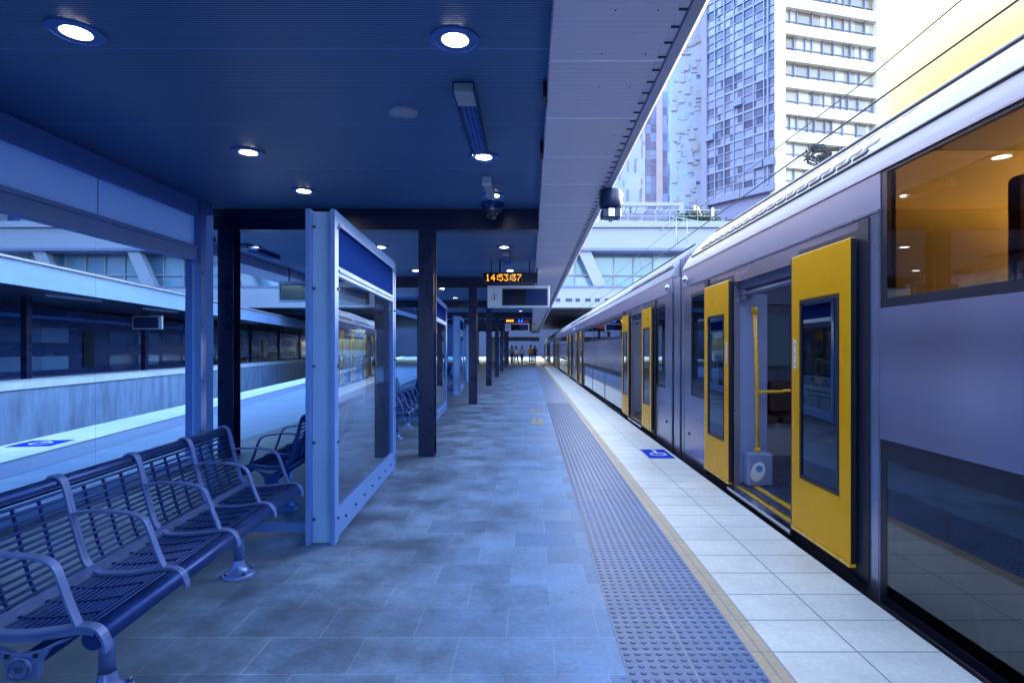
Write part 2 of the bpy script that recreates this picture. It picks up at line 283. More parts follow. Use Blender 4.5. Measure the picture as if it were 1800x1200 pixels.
# ------------------------------------------------------------------ mesh helpers
SPLIT = {'bolt', 'foot_bolt', 'cross_strap', 'clamp', 'cant_panel', 'rain_gutter', 'end_strip', 'door_pocket', 'roof_pod', 'far_glass', 'step_edge',
         'ceiling_lamp', 'screw', 'hinge_plate', 'hanger', 'dropper', 'slanted_strut', 'support', 'window_strip', 'train_window', 'train_door', 'roof_conduit', 'slot', 'shutter', 'open_sash', 'panel_joint', 'rail', 'cross_pane_frame', 'mullion', 'end_wall'}
class MB:
    def __init__(s): s.v = []; s.f = []; s.mi = []; s.cur = 0; s.sm = []
    def add(s, vs, fs, smooth=False):
        o = len(s.v); s.v += [tuple(v) for v in vs]
        for f in fs: s.f.append(tuple(i+o for i in f)); s.mi.append(s.cur); s.sm.append(smooth)
        return s
    def box(s, x0, x1, y0, y1, z0, z1):
        if x0 > x1: x0, x1 = x1, x0
        if y0 > y1: y0, y1 = y1, y0
        if z0 > z1: z0, z1 = z1, z0
        return s.add([(x0,y0,z0),(x1,y0,z0),(x1,y1,z0),(x0,y1,z0),(x0,y0,z1),(x1,y0,z1),(x1,y1,z1),(x0,y1,z1)],
              [(0,3,2,1),(4,5,6,7),(0,1,5,4),(1,2,6,5),(2,3,7,6),(3,0,4,7)])
    def obox(s, p, q, w, h, z0=None):
        """box from p to q (horizontal direction), width w sideways, height h upward from p.z"""
        p = Vector(p); q = Vector(q); d = (q-p).normalized(); n = Vector((-d.y, d.x, 0)).normalized()*w/2; u = Vector((0,0,h))
        vs = [p-n, q-n, q+n, p+n, p-n+u, q-n+u, q+n+u, p+n+u]
        return s.add(vs, [(0,3,2,1),(4,5,6,7),(0,1,5,4),(1,2,6,5),(2,3,7,6),(3,0,4,7)])
    def quad(s, a, b, c, d): return s.add([a,b,c,d], [(0,1,2,3)])
    def tube(s, pts, r, n=8, cap=True, smooth=True):
        pts = [Vector(p) for p in pts]; rs = r if isinstance(r, (list, tuple)) else [r]*len(pts)
        rings = []; up0 = None
        for i, p in enumerate(pts):
            t = (pts[min(i+1, len(pts)-1)]-pts[max(i-1, 0)]).normalized()
            if up0 is None:
                up0 = Vector((0,0,1)) if abs(t.z) < .9 else Vector((1,0,0))
            a = t.cross(up0).normalized(); up0 = a.cross(t).normalized()
            rings.append([p+(a*math.cos(2*math.pi*k/n)+up0*math.sin(2*math.pi*k/n))*rs[i] for k in range(n)])
        vs = [v for g in rings for v in g]; fs = []
        for i in range(len(pts)-1):
            for k in range(n):
                fs.append((i*n+k, (i*n+(k+1)%n), ((i+1)*n+(k+1)%n), ((i+1)*n+k)))
        s.add(vs, fs, smooth)
        if cap:
            s.add(rings[0], [tuple(range(n-1, -1, -1))]); s.add(rings[-1], [tuple(range(n))])
        return s
    def strap(s, pts, wdir, w, t):
        """flat bar along pts, width w in direction wdir, thickness t"""
        pts = [Vector(p) for p in pts]; wd = Vector(wdir).normalized()*w/2; rings = []
        for i, p in enumerate(pts):
            tg = (pts[min(i+1, len(pts)-1)]-pts[max(i-1, 0)]).normalized(); n = tg.cross(wd).normalized()*t/2
            rings.append([p-wd-n, p+wd-n, p+wd+n, p-wd+n])
        vs = [v for g in rings for v in g]; fs = []
        for i in range(len(pts)-1):
            for k in range(4): fs.append((i*4+k, i*4+(k+1)%4, (i+1)*4+(k+1)%4, (i+1)*4+k))
        fs += [(3,2,1,0), tuple(len(vs)-4+k for k in range(4))]
        return s.add(vs, fs)
    def cyl(s, c, r, h, n=20, axis='Z', r2=None, smooth=True):
        c = Vector(c); r2 = r if r2 is None else r2
        A = {'Z': (Vector((1,0,0)), Vector((0,1,0)), Vector((0,0,1))), 'X': (Vector((0,1,0)), Vector((0,0,1)), Vector((1,0,0))),
             'Y': (Vector((0,0,1)), Vector((1,0,0)), Vector((0,1,0)))}[axis]
        b = [c+(A[0]*math.cos(2*math.pi*k/n)+A[1]*math.sin(2*math.pi*k/n))*r for k in range(n)]
        t = [c+A[2]*h+(A[0]*math.cos(2*math.pi*k/n)+A[1]*math.sin(2*math.pi*k/n))*r2 for k in range(n)]
        s.add(b+t, [(k, (k+1)%n, n+(k+1)%n, n+k) for k in range(n)], smooth)
        s.add(b, [tuple(range(n-1, -1, -1))]); s.add(t, [tuple(range(n))])
        return s
    def ring(s, c, ri, ro, z0, z1, n=32):
        c = Vector(c); vs = []
        for (r, z) in ((ri, z0), (ro, z0), (ro, z1), (ri, z1)):
            vs += [c+Vector((math.cos(2*math.pi*k/n)*r, math.sin(2*math.pi*k/n)*r, z)) for k in range(n)]
        fs = []
        for j in range(4):
            for k in range(n): fs.append((j*n+k, ((j+1)%4)*n+k, ((j+1)%4)*n+(k+1)%n, j*n+(k+1)%n))
        return s.add(vs, fs, False)
    def lathe(s, c, prof, n=20, axis='Z'):
        c = Vector(c); vs = []
        for (r, z) in prof:
            for k in range(n):
                a = 2*math.pi*k/n
                v = (math.cos(a)*r, math.sin(a)*r, z) if axis == 'Z' else ((z, math.cos(a)*r, math.sin(a)*r) if axis == 'X' else (math.sin(a)*r, z, math.cos(a)*r))
                vs.append(c+Vector(v))
        fs = []
        for j in range(len(prof)-1):
            for k in range(n): fs.append((j*n+k, j*n+(k+1)%n, (j+1)*n+(k+1)%n, (j+1)*n+k))
        return s.add(vs, fs, True)
    def loft(s, prof, y0, y1, closed=False, smooth=True):
        """extrude an (x,z) profile along y"""
        n = len(prof); vs = [(x, y0, z) for x, z in prof]+[(x, y1, z) for x, z in prof]
        m = n if closed else n-1
        s.add(vs, [(k, n+k, n+(k+1)%n, (k+1)%n) for k in range(m)], smooth)
        return s
    def build(s, name, m, parent=None, bevel=0.0):
        if name in SPLIT:
            return s.split(name, m, parent, bevel)
        return s.build1(name, m, parent, bevel)
    def split(s, name, m, parent, bevel):
        """each connected piece becomes an object of its own"""
        key = {}; par = list(range(len(s.v)))
        def find(i):
            while par[i] != i: par[i] = par[par[i]]; i = par[i]
            return i
        for i, v in enumerate(s.v):
            k = tuple(round(c, 5) for c in v)
            if k in key: par[find(i)] = find(key[k])
            else: key[k] = i
        for f in s.f:
            a = find(f[0])
            for i in f[1:]: par[find(i)] = a
        groups = {}
        for k, f in enumerate(s.f): groups.setdefault(find(f[0]), []).append(k)
        last = None
        for g in groups.values():
            b = MB(); mp = {}
            for k in g:
                for i in s.f[k]:
                    if i not in mp: mp[i] = len(b.v); b.v.append(s.v[i])
                b.f.append(tuple(mp[i] for i in s.f[k])); b.mi.append(s.mi[k]); b.sm.append(s.sm[k])
            last = b.build1(name, m, parent, bevel)
        return last
    def build1(s, name, m, parent=None, bevel=0.0):
        me = bpy.data.meshes.new(name); me.from_pydata(s.v, [], s.f)
        ms = m if isinstance(m, (list, tuple)) else [m]
        for x in ms: me.materials.append(M[x] if isinstance(x, str) else x)
        for i, p in enumerate(me.polygons): p.material_index = s.mi[i]; p.use_smooth = s.sm[i]
        bm = bmesh.new(); bm.from_mesh(me); bmesh.ops.remove_doubles(bm, verts=bm.verts, dist=1e-5)
        bmesh.ops.recalc_face_normals(bm, faces=bm.faces); bm.to_mesh(me); bm.free()
        o = bpy.data.objects.new(name, me); COL.objects.link(o)
        if parent is not None:
            o.parent = parent; o.matrix_parent_inverse = Matrix.Identity(4)
        if bevel:
            b = o.modifiers.new('bevel', 'BEVEL'); b.width = bevel; b.segments = 2; b.limit_method = 'ANGLE'; b.angle_limit = R(40)
        return o
def tag(o, label=None, cat=None, group=None, kind=None):
    if label: o['label'] = label
    if cat: o['category'] = cat
    if group: o['group'] = group
    if kind: o['kind'] = kind
    return o
def thing(name, label, cat, loc=(0,0,0), rz=0, group=None):
    o = bpy.data.objects.new(name, None); COL.objects.link(o); o.location = loc; o.rotation_euler = (0,0,rz)
    o.empty_display_size = .2
    return tag(o, label, cat, group)
def copy_tree(o, parent=None):
    c = o.copy(); COL.objects.link(c)
    if parent is not None: c.parent = parent
    for ch in [x for x in ALLCH(o)]: copy_tree(ch, c)
    return c
def ALLCH(o): return [x for x in bpy.data.objects if x.parent == o]
def smoothpath(pts, n=5):
    """Catmull-Rom through pts"""
    P = [Vector(p) for p in pts]; out = []
    for i in range(len(P)-1):
        p0 = P[max(i-1, 0)]; p1 = P[i]; p2 = P[i+1]; p3 = P[min(i+2, len(P)-1)]
        for k in range(n):
            t = k/n
            out.append(.5*((2*p1)+(-p0+p2)*t+(2*p0-5*p1+4*p2-p3)*t*t+(-p0+3*p1-3*p2+p3)*t**3))
    out.append(P[-1]); return out

# ------------------------------------------------------------------ setting: ground, platform, tracks
XE = 1.95                                   # right platform edge
def XL(y): return -6.45-.167*y              # left platform edge
Y0, Y1 = -45, 110
tag(MB().box(-700, 700, -400, 1500, -2.6, -1.5).build('ground', 'ground'), kind='structure')
b = MB(); pts = [(XE, Y0), (XE, Y1), (XL(Y1), Y1), (XL(-4), -4), (XL(-4), Y0)]
vs = [(x, y, -1.5) for x, y in pts]+[(x, y, 0) for x, y in pts]
b.add(vs, [(4,3,2,1,0), (5,6,7,8,9)]); b.cur = 1
b.add(vs, [(k, (k+1) % 5, 5+(k+1) % 5, 5+k) for k in range(5)])
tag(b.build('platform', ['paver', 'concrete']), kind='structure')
b = MB(); b.add([(-4.6, .5, .003), (-4.6, Y1, .003), (XL(Y1)+1.65, Y1, .003), (XL(.5)+1.65, .5, .003)], [(0,1,2,3)])
tag(b.build('platform_paving', 'paver_left'), kind='structure')
tag(MB().box(1.15, XE+.012, Y0, Y1, -.06, .004).build('platform_edge', 'edge_tile'), kind='structure')
tag(MB().box(1.05, 1.15, Y0, Y1, -.02, .004).build('warning_strip', 'warning_tile'), kind='structure')
b = MB(); b.box(.43, 1.05, Y0, Y1, -.02, .004); b.cur = 1
for i in range(250):
    y = 1.9+i*.053167
    for j in range(12):
        x = .43+.0258+j*.0516
        n = 8; r0, r1, h = .0160, .0105, .0040
        if y > 6: n = 6
        vs = [(x+math.cos(2*math.pi*k/n)*r0, y+math.sin(2*math.pi*k/n)*r0, .0041) for k in range(n)]+[(x+math.cos(2*math.pi*k/n)*r1, y+math.sin(2*math.pi*k/n)*r1, .004+h) for k in range(n)]
        b.add(vs, [(k, (k+1)%n, n+(k+1)%n, n+k) for k in range(n)]+[tuple(range(n, 2*n))])
tag(b.build('tactile_paving', ['tactile', 'tactile_dome']), kind='structure')
# left edge strips
def lstrip(name, a, w_, z, m):
    b = MB(); b.add([(XL(-4)+a, -4, z), (XL(-4)+a+w_, -4, z), (XL(Y1)+a+w_, Y1, z), (XL(Y1)+a, Y1, z)], [(0,1,2,3)])
    tag(b.build(name, m), kind='structure')
lstrip('platform_edge', -.01, .95, .006, 'edge_tile_left')
lstrip('tactile_paving', 1.05, .6, .006, 'tactile')
# opposite platform (left), a wall with a pale coping
def XO(y): return -12.75-.17*y
def obl(b, f, a0, a1, z0, z1, ya=-12, yb=120, sl=None):
    vs = []
    for y in (ya, yb):
        vs += [(f(y)-a1, y, z0), (f(y)-a0, y, z0), (f(y)-a0, y, z1), (f(y)-a1, y, z1)]
    return b.add(vs, [(0,1,2,3), (7,6,5,4), (0,4,5,1), (1,5,6,2), (2,6,7,3), (3,7,4,0)])
b = MB(); obl(b, XO, 0, 8, -1.5, .2); tag(b.build('opposite_platform', 'concrete'), kind='structure')
b = MB(); obl(b, XO, -.06, 1.2, .203, .42); tag(b.build('platform_edge', 'concrete_pale'), kind='structure')
b = MB(); obl(b, XL, .15, 6.0, -1.5, -1.35); tag(b.build('track_bed', 'ballast'), kind='structure')
tag(MB().box(2.1, 6.4, -14, 200, -1.5, -1.35).build('track_bed', 'ballast'), kind='structure')
for k, (f, a) in enumerate(((XL, 1.2), (XL, 2.65), )):
    b = MB(); obl(b, f, a, a+.07, -1.35, -1.2)
    tag(b.build('rail', 'rail_steel'), ['steel rail nearest the island platform in the left trench', 'steel rail nearer the opposite platform in the left trench'][k], 'rail', 'rails in the left trench')
# markings
t = thing('floor_marking', 'blue wheelchair boarding marker on the white platform edge tiles beside the train', 'floor marking', (1.75, 7.85, 0))
MB().box(-.17, .17, -.33, .33, .0045, .0075).build('marking_panel', 'marking_blue', t)
b = MB(); z = .0105
b.ring((0, -.05, 0), .085, .11, .008, z, 24); b.box(-.02, .02, .0, .16, .008, z+.0003); b.cyl((0, .21, .008), .035, .003, 12); b.box(-.02, .11, -.02, .02, .008, z+.0006)
b.box(.08, .11, -.14, -.02, .008, z+.0009)
b.build('wheelchair_symbol', 'marking_white', t)
t = thing('floor_marking', 'blue boarding marker on the pale tiles of the left platform edge seen through the glass', 'floor marking', (XL(8.7)+.42, 8.7, 0), .165)
MB().box(-.3, .3, -.3, .3, .0065, .0095).build('marking_panel', 'marking_blue', t)
b = MB(); b.ring((0, 0, 0), .11, .15, .010, .012, 24); b.box(-.02, .02, .02, .2, .010, .0124); b.build('wheelchair_symbol', 'marking_white', t)
for k, (yy, lab) in enumerate(((11.1, 'worn yellow stencilled block nearer the camera, on the pavers beside the tactile strip'), (13.0, 'worn yellow stencilled block further from the camera, on the pavers beside the tactile strip'))):
    b = MB(); rr = random.Random(k+3)
    for i in range(3):
        for j in range(2):
            if k and i == 1: continue
            b.box(.0+j*.13+.02*rr.random(), .0+j*.13+.10, i*.28+rr.random()*.05, i*.28+.2, .002, .006)
    o = b.build('floor_marking', 'marking_yellow'); o.location = (.02-.02*k, yy-.15, 0)
    tag(o, lab, 'floor marking', 'yellow floor stencils')

# ------------------------------------------------------------------ canopy
CZ = 3.33
can = thing('platform_canopy', 'long dark blue platform canopy with ribbed metal ceiling and pale edge soffits', 'canopy', (0, 0, 0))
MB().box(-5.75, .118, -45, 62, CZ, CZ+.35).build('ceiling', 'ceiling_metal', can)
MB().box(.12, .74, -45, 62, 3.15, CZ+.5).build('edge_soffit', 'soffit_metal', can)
b = MB(); b.loft([(.79, 3.17), (.80, 3.145), (.86, 3.145), (.885, 3.17), (.885, 3.86), (.742, 3.86)], -14, 62, False, False)
b.build('edge_lip', 'canopy_lip', can)
MB().box(.742, .789, -14, 62, 3.152, 3.158).build('gutter', 'soffit_metal', can)
b = MB()
for i in range(330):
    y = .2+i*.1555
    b.box(.744, .788, y, y+.009, 3.143, 3.1515)
tag(b.build('gutter_fins', 'beam_dark', can), kind='stuff')
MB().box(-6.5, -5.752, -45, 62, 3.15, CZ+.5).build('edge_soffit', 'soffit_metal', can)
b = MB()
for y in (3.95, 5.1): b.box(.09, .117, y, y+.16, 3.2, 3.31)
b.build('hinge_plate', 'rubber', can)
b = MB(); rr = random.Random(5)
for i in range(60):
    for x in (.22, .43, .64):
        if rr.random() < .5: b.cyl((x+rr.uniform(-.03, .03), 1.6+i*.42, 3.1485), .006, .002, 8)
b.build('screw', 'bolt_steel', can)
BEAMY = [7.75, 15.0, 22.3, 29.6, 36.9, 44.2, 51.5]
ords = ['first', 'second', 'third', 'fourth', 'fifth', 'sixth', 'seventh']
for i, y in enumerate(BEAMY):
    b = MB(); b.box(-5.70, .115, y-.10, y+.10, 3.30, 3.328); b.box(-5.70, .115, y-.10, y+.10, 3.05, 3.075); b.box(-5.70, .115, y-.012, y+.012, 3.075, 3.30)
    b.box(-5.70, .115, y-.07, y-.05, 3.075, 3.30)
    o = b.build('roof_beam', 'beam_dark', can)
    for (x, side) in ((-1.40, 'right'), (-4.10, 'left')):
        xx = x-.11*i
        c = MB(); c.box(xx-.105, xx+.105, y-.10, y-.085, 0, 3.05); c.box(xx-.105, xx+.105, y+.085, y+.10, 0, 3.05); c.box(xx-.012, xx+.012, y-.085, y+.085, 0, 3.05)
        c.box(xx-.11, xx+.11, y-.105, y+.105, 0.0, .012)
        o = c.build('column', 'column_dark', bevel=.003)
        tag(o, ('%s dark steel column from the camera in the row beside the glass screens' if side == 'right' else '%s dark steel column from the camera in the left row behind the benches') % ords[i], 'column', 'dark steel columns holding the canopy')

# downlights
def make_downlight():
    t = thing('downlight', 'x', 'downlight', (0, 0, 0))
    b = MB(); b.ring((0,0,0), .082, .135, -.012, -.002, 36); b.ring((0,0,0), .125, .150, -.018, -.001, 36); b.build('trim_ring', 'frame_blue', t)
    b = MB(); b.lathe((0,0,0), [(.082, -.012), (.086, -.006), (.082, -.002)], 32); b.lathe((0,0,0), [(.0815, -.012), (.070, -.004), (.069, -.003)], 32); b.build('reflector', 'lamp_reflector', t)
    MB().cyl((0,0,-.0032), .070, .002, 32).build('lamp', 'lamp_glow', t)
    return t
dl = make_downlight(); used = False
def place_dl(x, y, lab):
    global used
    o = dl if not used else copy_tree(dl); used = True
    o.location = (x, y, CZ); tag(o, lab, 'downlight', 'downlights in the canopy ceiling'); return o
RR = [3.45, 5.56, 6.96]
LR = [3.37, 5.43, 6.76]
for y, n in zip(RR, ('nearest', 'second nearest', 'third nearest')):
    place_dl(-.455, y, 'round white lit downlight, %s in the ceiling row beside the edge soffit' % n)
for y, n in zip(LR, ('nearest', 'second nearest', 'third nearest')):
    place_dl(-2.69, y, 'round white lit downlight, %s in the ceiling row above the benches' % n)
for bay in range(1, 7):
    for k, dy in enumerate((1.3, 2.75, 5.9)):
        y = BEAMY[bay-1]+dy
        if bay > 3 and k == 1: continue
        nm = ('nearest', 'middle', 'furthest')[k]
        place_dl(-.48, y, 'small downlight by the edge soffit, %s in the %s bay beyond the ceiling beam' % (nm, ords[bay-1]))
        place_dl(-2.75, y, 'small downlight above the benches, %s in the %s bay beyond the ceiling beam' % (nm, ords[bay-1]))
        if bay < 3: place_dl(-5.1, y, 'small downlight in the left row, %s in the %s bay beyond the ceiling beam' % (nm, ords[bay-1]))
# ceiling speaker
t = thing('ceiling_speaker', 'unlit round grey-green speaker grille flush in the ceiling', 'speaker', (-1.01, 4.52, CZ))
MB().lathe((0,0,0), [(.115, -.001), (.11, -.014), (.085, -.018)], 28).build('rim', 'grey_plastic', t)
MB().cyl((0,0,-.014), .086, .010, 28).build('grille', 'grey_plastic', t)
# louvred fluorescent fixtures
def make_louvre():
    t = thing('louvre_light', 'x', 'ceiling light', (0,0,0))
    b = MB(); b.box(-.075, -.068, 0, 1.35, -.075, -.001); b.box(.068, .075, 0, 1.35, -.075, -.001); b.box(-.068, .068, 0, 1.35, -.012, -.001); b.build('housing', 'bench_steel', t)
    b = MB(); b.box(-.067, .067, .0, .24, -.074, -.013); b.build('control_box', 'grey_plastic', t)
    b = MB()
    for i in range(18): b.box(-.067, .067, .27+i*.06, .274+i*.06, -.073, -.02)
    for x in (-.035, 0, .035): b.box(x-.002, x+.002, .245, 1.34, -.0735, -.0205)
    b.build('louvre', 'frame_light', t)
    MB().cyl((0,.28,-.035), .012, 1.0, 10, 'Y').build('tube_lamp', 'sign_white', t)
    return t
lv = make_louvre(); lv.location = (-.47, 4.0, CZ); tag(lv, 'long unlit louvred fluorescent fitting on the ceiling, nearest the camera', 'ceiling light', 'louvred fluorescent fittings')
l2 = copy_tree(lv); l2.location = (-.48, 10.9, CZ); l2['label'] = 'long louvred fitting on the ceiling past the first beam, near the clock'
l3 = copy_tree(lv); l3.location = (-5.15, 10.2, CZ); l3['label'] = 'long louvred fitting in the left ceiling row past the first beam'
# small strip bracket
t = thing('sensor_box', 'narrow pale green-grey strip box on the ceiling in front of the dome camera', 'ceiling box', (-.475, 6.25, CZ))
MB().box(-.05, .05, 0, .7, -.05, -.001).build('casing', 'grey_plastic', t, .004)
MB().box(-.05, .05, -.05, -.002, -.09, -.001).build('end_cap', 'sign_white', t, .004)
# dome camera
t = thing('dome_camera', 'black security dome camera hanging from the ceiling before the first beam', 'security camera', (-.49, 7.38, CZ))
MB().lathe((0,0,0), [(.145, -.001), (.15, -.02), (.11, -.035), (.11, -.07)], 28).build('mount', 'bench_steel', t)
MB().lathe((0,0,-.07), [(.112, .0), (.118, -.02), (.115, -.04), (.10, -.045)], 28).build('collar', 'device_dark', t)
MB().lathe((0,0,-.115), [(.09*math.cos(a), -.09*math.sin(a)) for a in [i*math.pi/16 for i in range(9)]], 28).build('dome', 'black_gloss', t)

# ------------------------------------------------------------------ left glazed wall behind the benches
WX = -4.25
lw = thing('glazed_wall', 'glazed steel framed wall with pale upper panels on the left side behind the bench', 'wall', (0, 0, 0))
b = MB(); b.box(WX-.06, WX+.06, -10, 7.16, 2.55, 2.70); b.box(WX-.035, WX+.075, -10, 7.16, 2.70, 2.745)
b.box(WX-.06, WX+.07, -10, 7.16, 3.12, CZ-.002); b.box(WX-.06, WX+.06, -10, 7.16, .0, .12); b.build('rail', 'frame_blue', lw, .004)
b = MB(); b.box(WX-.02, WX+.02, -10, 7.16, 2.747, 3.118); b.build('upper_panel', 'frosted_panel', lw)
b = MB(); b.box(WX+.0205, WX+.0225, 5.56, 5.568, 2.75, 3.118); b.box(WX+.0205, WX+.0225, 2.5, 2.508, 2.75, 3.118); b.build('panel_joint', 'beam_dark', lw)
y = -10
ys = [-10, -6.5, -3.2, -.1, 2.7, 5.56, 7.15]
for i in range(len(ys)-1):
    MB().box(WX-.006, WX+.006, ys[i]+.006, ys[i+1]-.006, .122, 2.548).build('pane', 'pane', lw)
b = MB(); b.box(WX-.10, WX+.10, 7.17, 7.185, 0, CZ-.002); b.box(WX-.10, WX+.10, 7.42, 7.435, 0, CZ-.002); b.box(WX-.012, WX+.012, 7.185, 7.42, 0, CZ-.002)
b.box(WX+.05, WX+.065, 7.188, 7.418, 0, CZ-.003); b.build('end_post', 'frame_blue', lw, .003)
b = MB()
for z in (2.42, 1.75, 1.05, .4):
    for yy in (7.25, 7.36): b.cyl((WX+.066, yy, z), .013, .018, 8, 'X')
    b.cyl((WX+.08, 7.163, z), .011, .005, 8, 'Y'); 
b.build('bolt', 'bolt_steel', lw)

o = MB().box(-6.3, -1.7, -3.2, -3.0, 0, 3.32).box(-1.7, -1.5, -3.25, -2.95, 0, 3.32).build('shade_wall', 'shade_wall_blue')  # unseen wall added to shade the left foreground
tag(o, 'added blue wall behind the camera, unseen, shading the left side of the platform', 'wall')
# ------------------------------------------------------------------ shelter screens (bench bay modules)
def bolt(b, x, y, z, axis, d=1, r=.011, h=.014):
    if d < 0:
        c = [x, y, z]; c['XYZ'.index(axis)] -= h; b.cyl(c, r, h, 8, axis)
    else: b.cyl((x, y, z), r, h, 8, axis)
def make_screen():
    """local: origin at front end on floor, running +y for 2.58 m, top 2.49"""
    t = thing('glass_screen', 'x', 'screen', (0,0,0))
    L_, H_ = 2.58, 2.485
    b = MB()  # wide front channel: web between two flanges
    b.box(-.215, -.178, -.05, .05, 0, H_); b.box(-.037, .0, -.05, .05, 0, H_); b.cur = 1; b.box(-.178, -.037, .0, .018, 0, H_-.01)
    b.build('front_post', ['frame_light', 'web_blue'], t, .003)
    b = MB(); b.box(-.055, 0, L_-.18, L_-.10, 0, H_-.002); b.box(-.055, -.0, L_-.055, L_, 0, H_-.002); b.box(-.05, -.03, L_-.10, L_-.055, 0, H_-.002); b.build('rear_post', 'frame_light', t, .003)
    b = MB(); b.box(-.05, -.002, .05, L_-.18, H_-.10, H_-.002); b.box(-.05, -.002, .05, L_-.18, 2.0, 2.075); b.box(-.05, -.002, .05, L_-.18, .03, .235)
    b.box(-.002, .012, .05, L_-.18, 2.375, 2.40); b.box(-.002, .012, .05, L_-.18, 2.03, 2.05)
    b.build('rail', 'frame_light', t, .002)
    MB().box(-.036, -.016, .05, L_-.18, 2.077, H_-.102).build('header_panel', 'header_blue', t)
    MB().box(-.030, -.020, .052, L_-.182, .237, 1.998).build('pane', 'pane_screen', t)
    b = MB()
    for z in (.18, .75, 1.32, 1.9, 2.36):
        bolt(b, -.165, .0, z, 'Y', -1)
        bolt(b, .0, L_-.14, z, 'X', 1); bolt(b, .0, L_-.03, z, 'X', 1); bolt(b, -.0, .02, z, 'X', 1)
    for i in range(7): bolt(b, -.002, .25+i*.33, .13, 'X', 1)
    b.build('bolt', 'bolt_steel', t)
    b = MB(); b.box(-1.02, -.216, .195, .207, .10, 2.475); b.build('cross_pane', 'pane', t)
    b = MB(); b.box(-1.02, -.216, .19, .212, .03, .098); b.box(-1.02, -.985, .186, .190, .0, 2.476); b.box(-1.035, -1.02, .186, .212, .0, 2.476); b.build('cross_pane_frame', 'frame_blue', t)
    b = MB(); b.cyl((-1.0, .213, 2.3), .02, .03, 12, 'Y'); b.cyl((-.26, .213, 2.3), .02, .03, 12, 'Y'); b.build('clamp', 'bolt_steel', t)
    return t
sc0 = make_screen(); sc0.location = (-1.448, 4.26, 0); sc0.rotation_euler.z = .065
tag(sc0, 'glass screen with dark blue header band and wide front post, nearest the camera', 'screen', 'glass screens with blue headers')
scl = ['second glass screen with blue header, behind the first dark column', 'third glass screen with blue header, between the far columns', 'fourth and furthest glass screen with blue header']
for i in range(3):
    s = copy_tree(sc0); s.location = (-1.448-.38*(i+1), 4.26+6.8*(i+1), 0); s['label'] = scl[i]

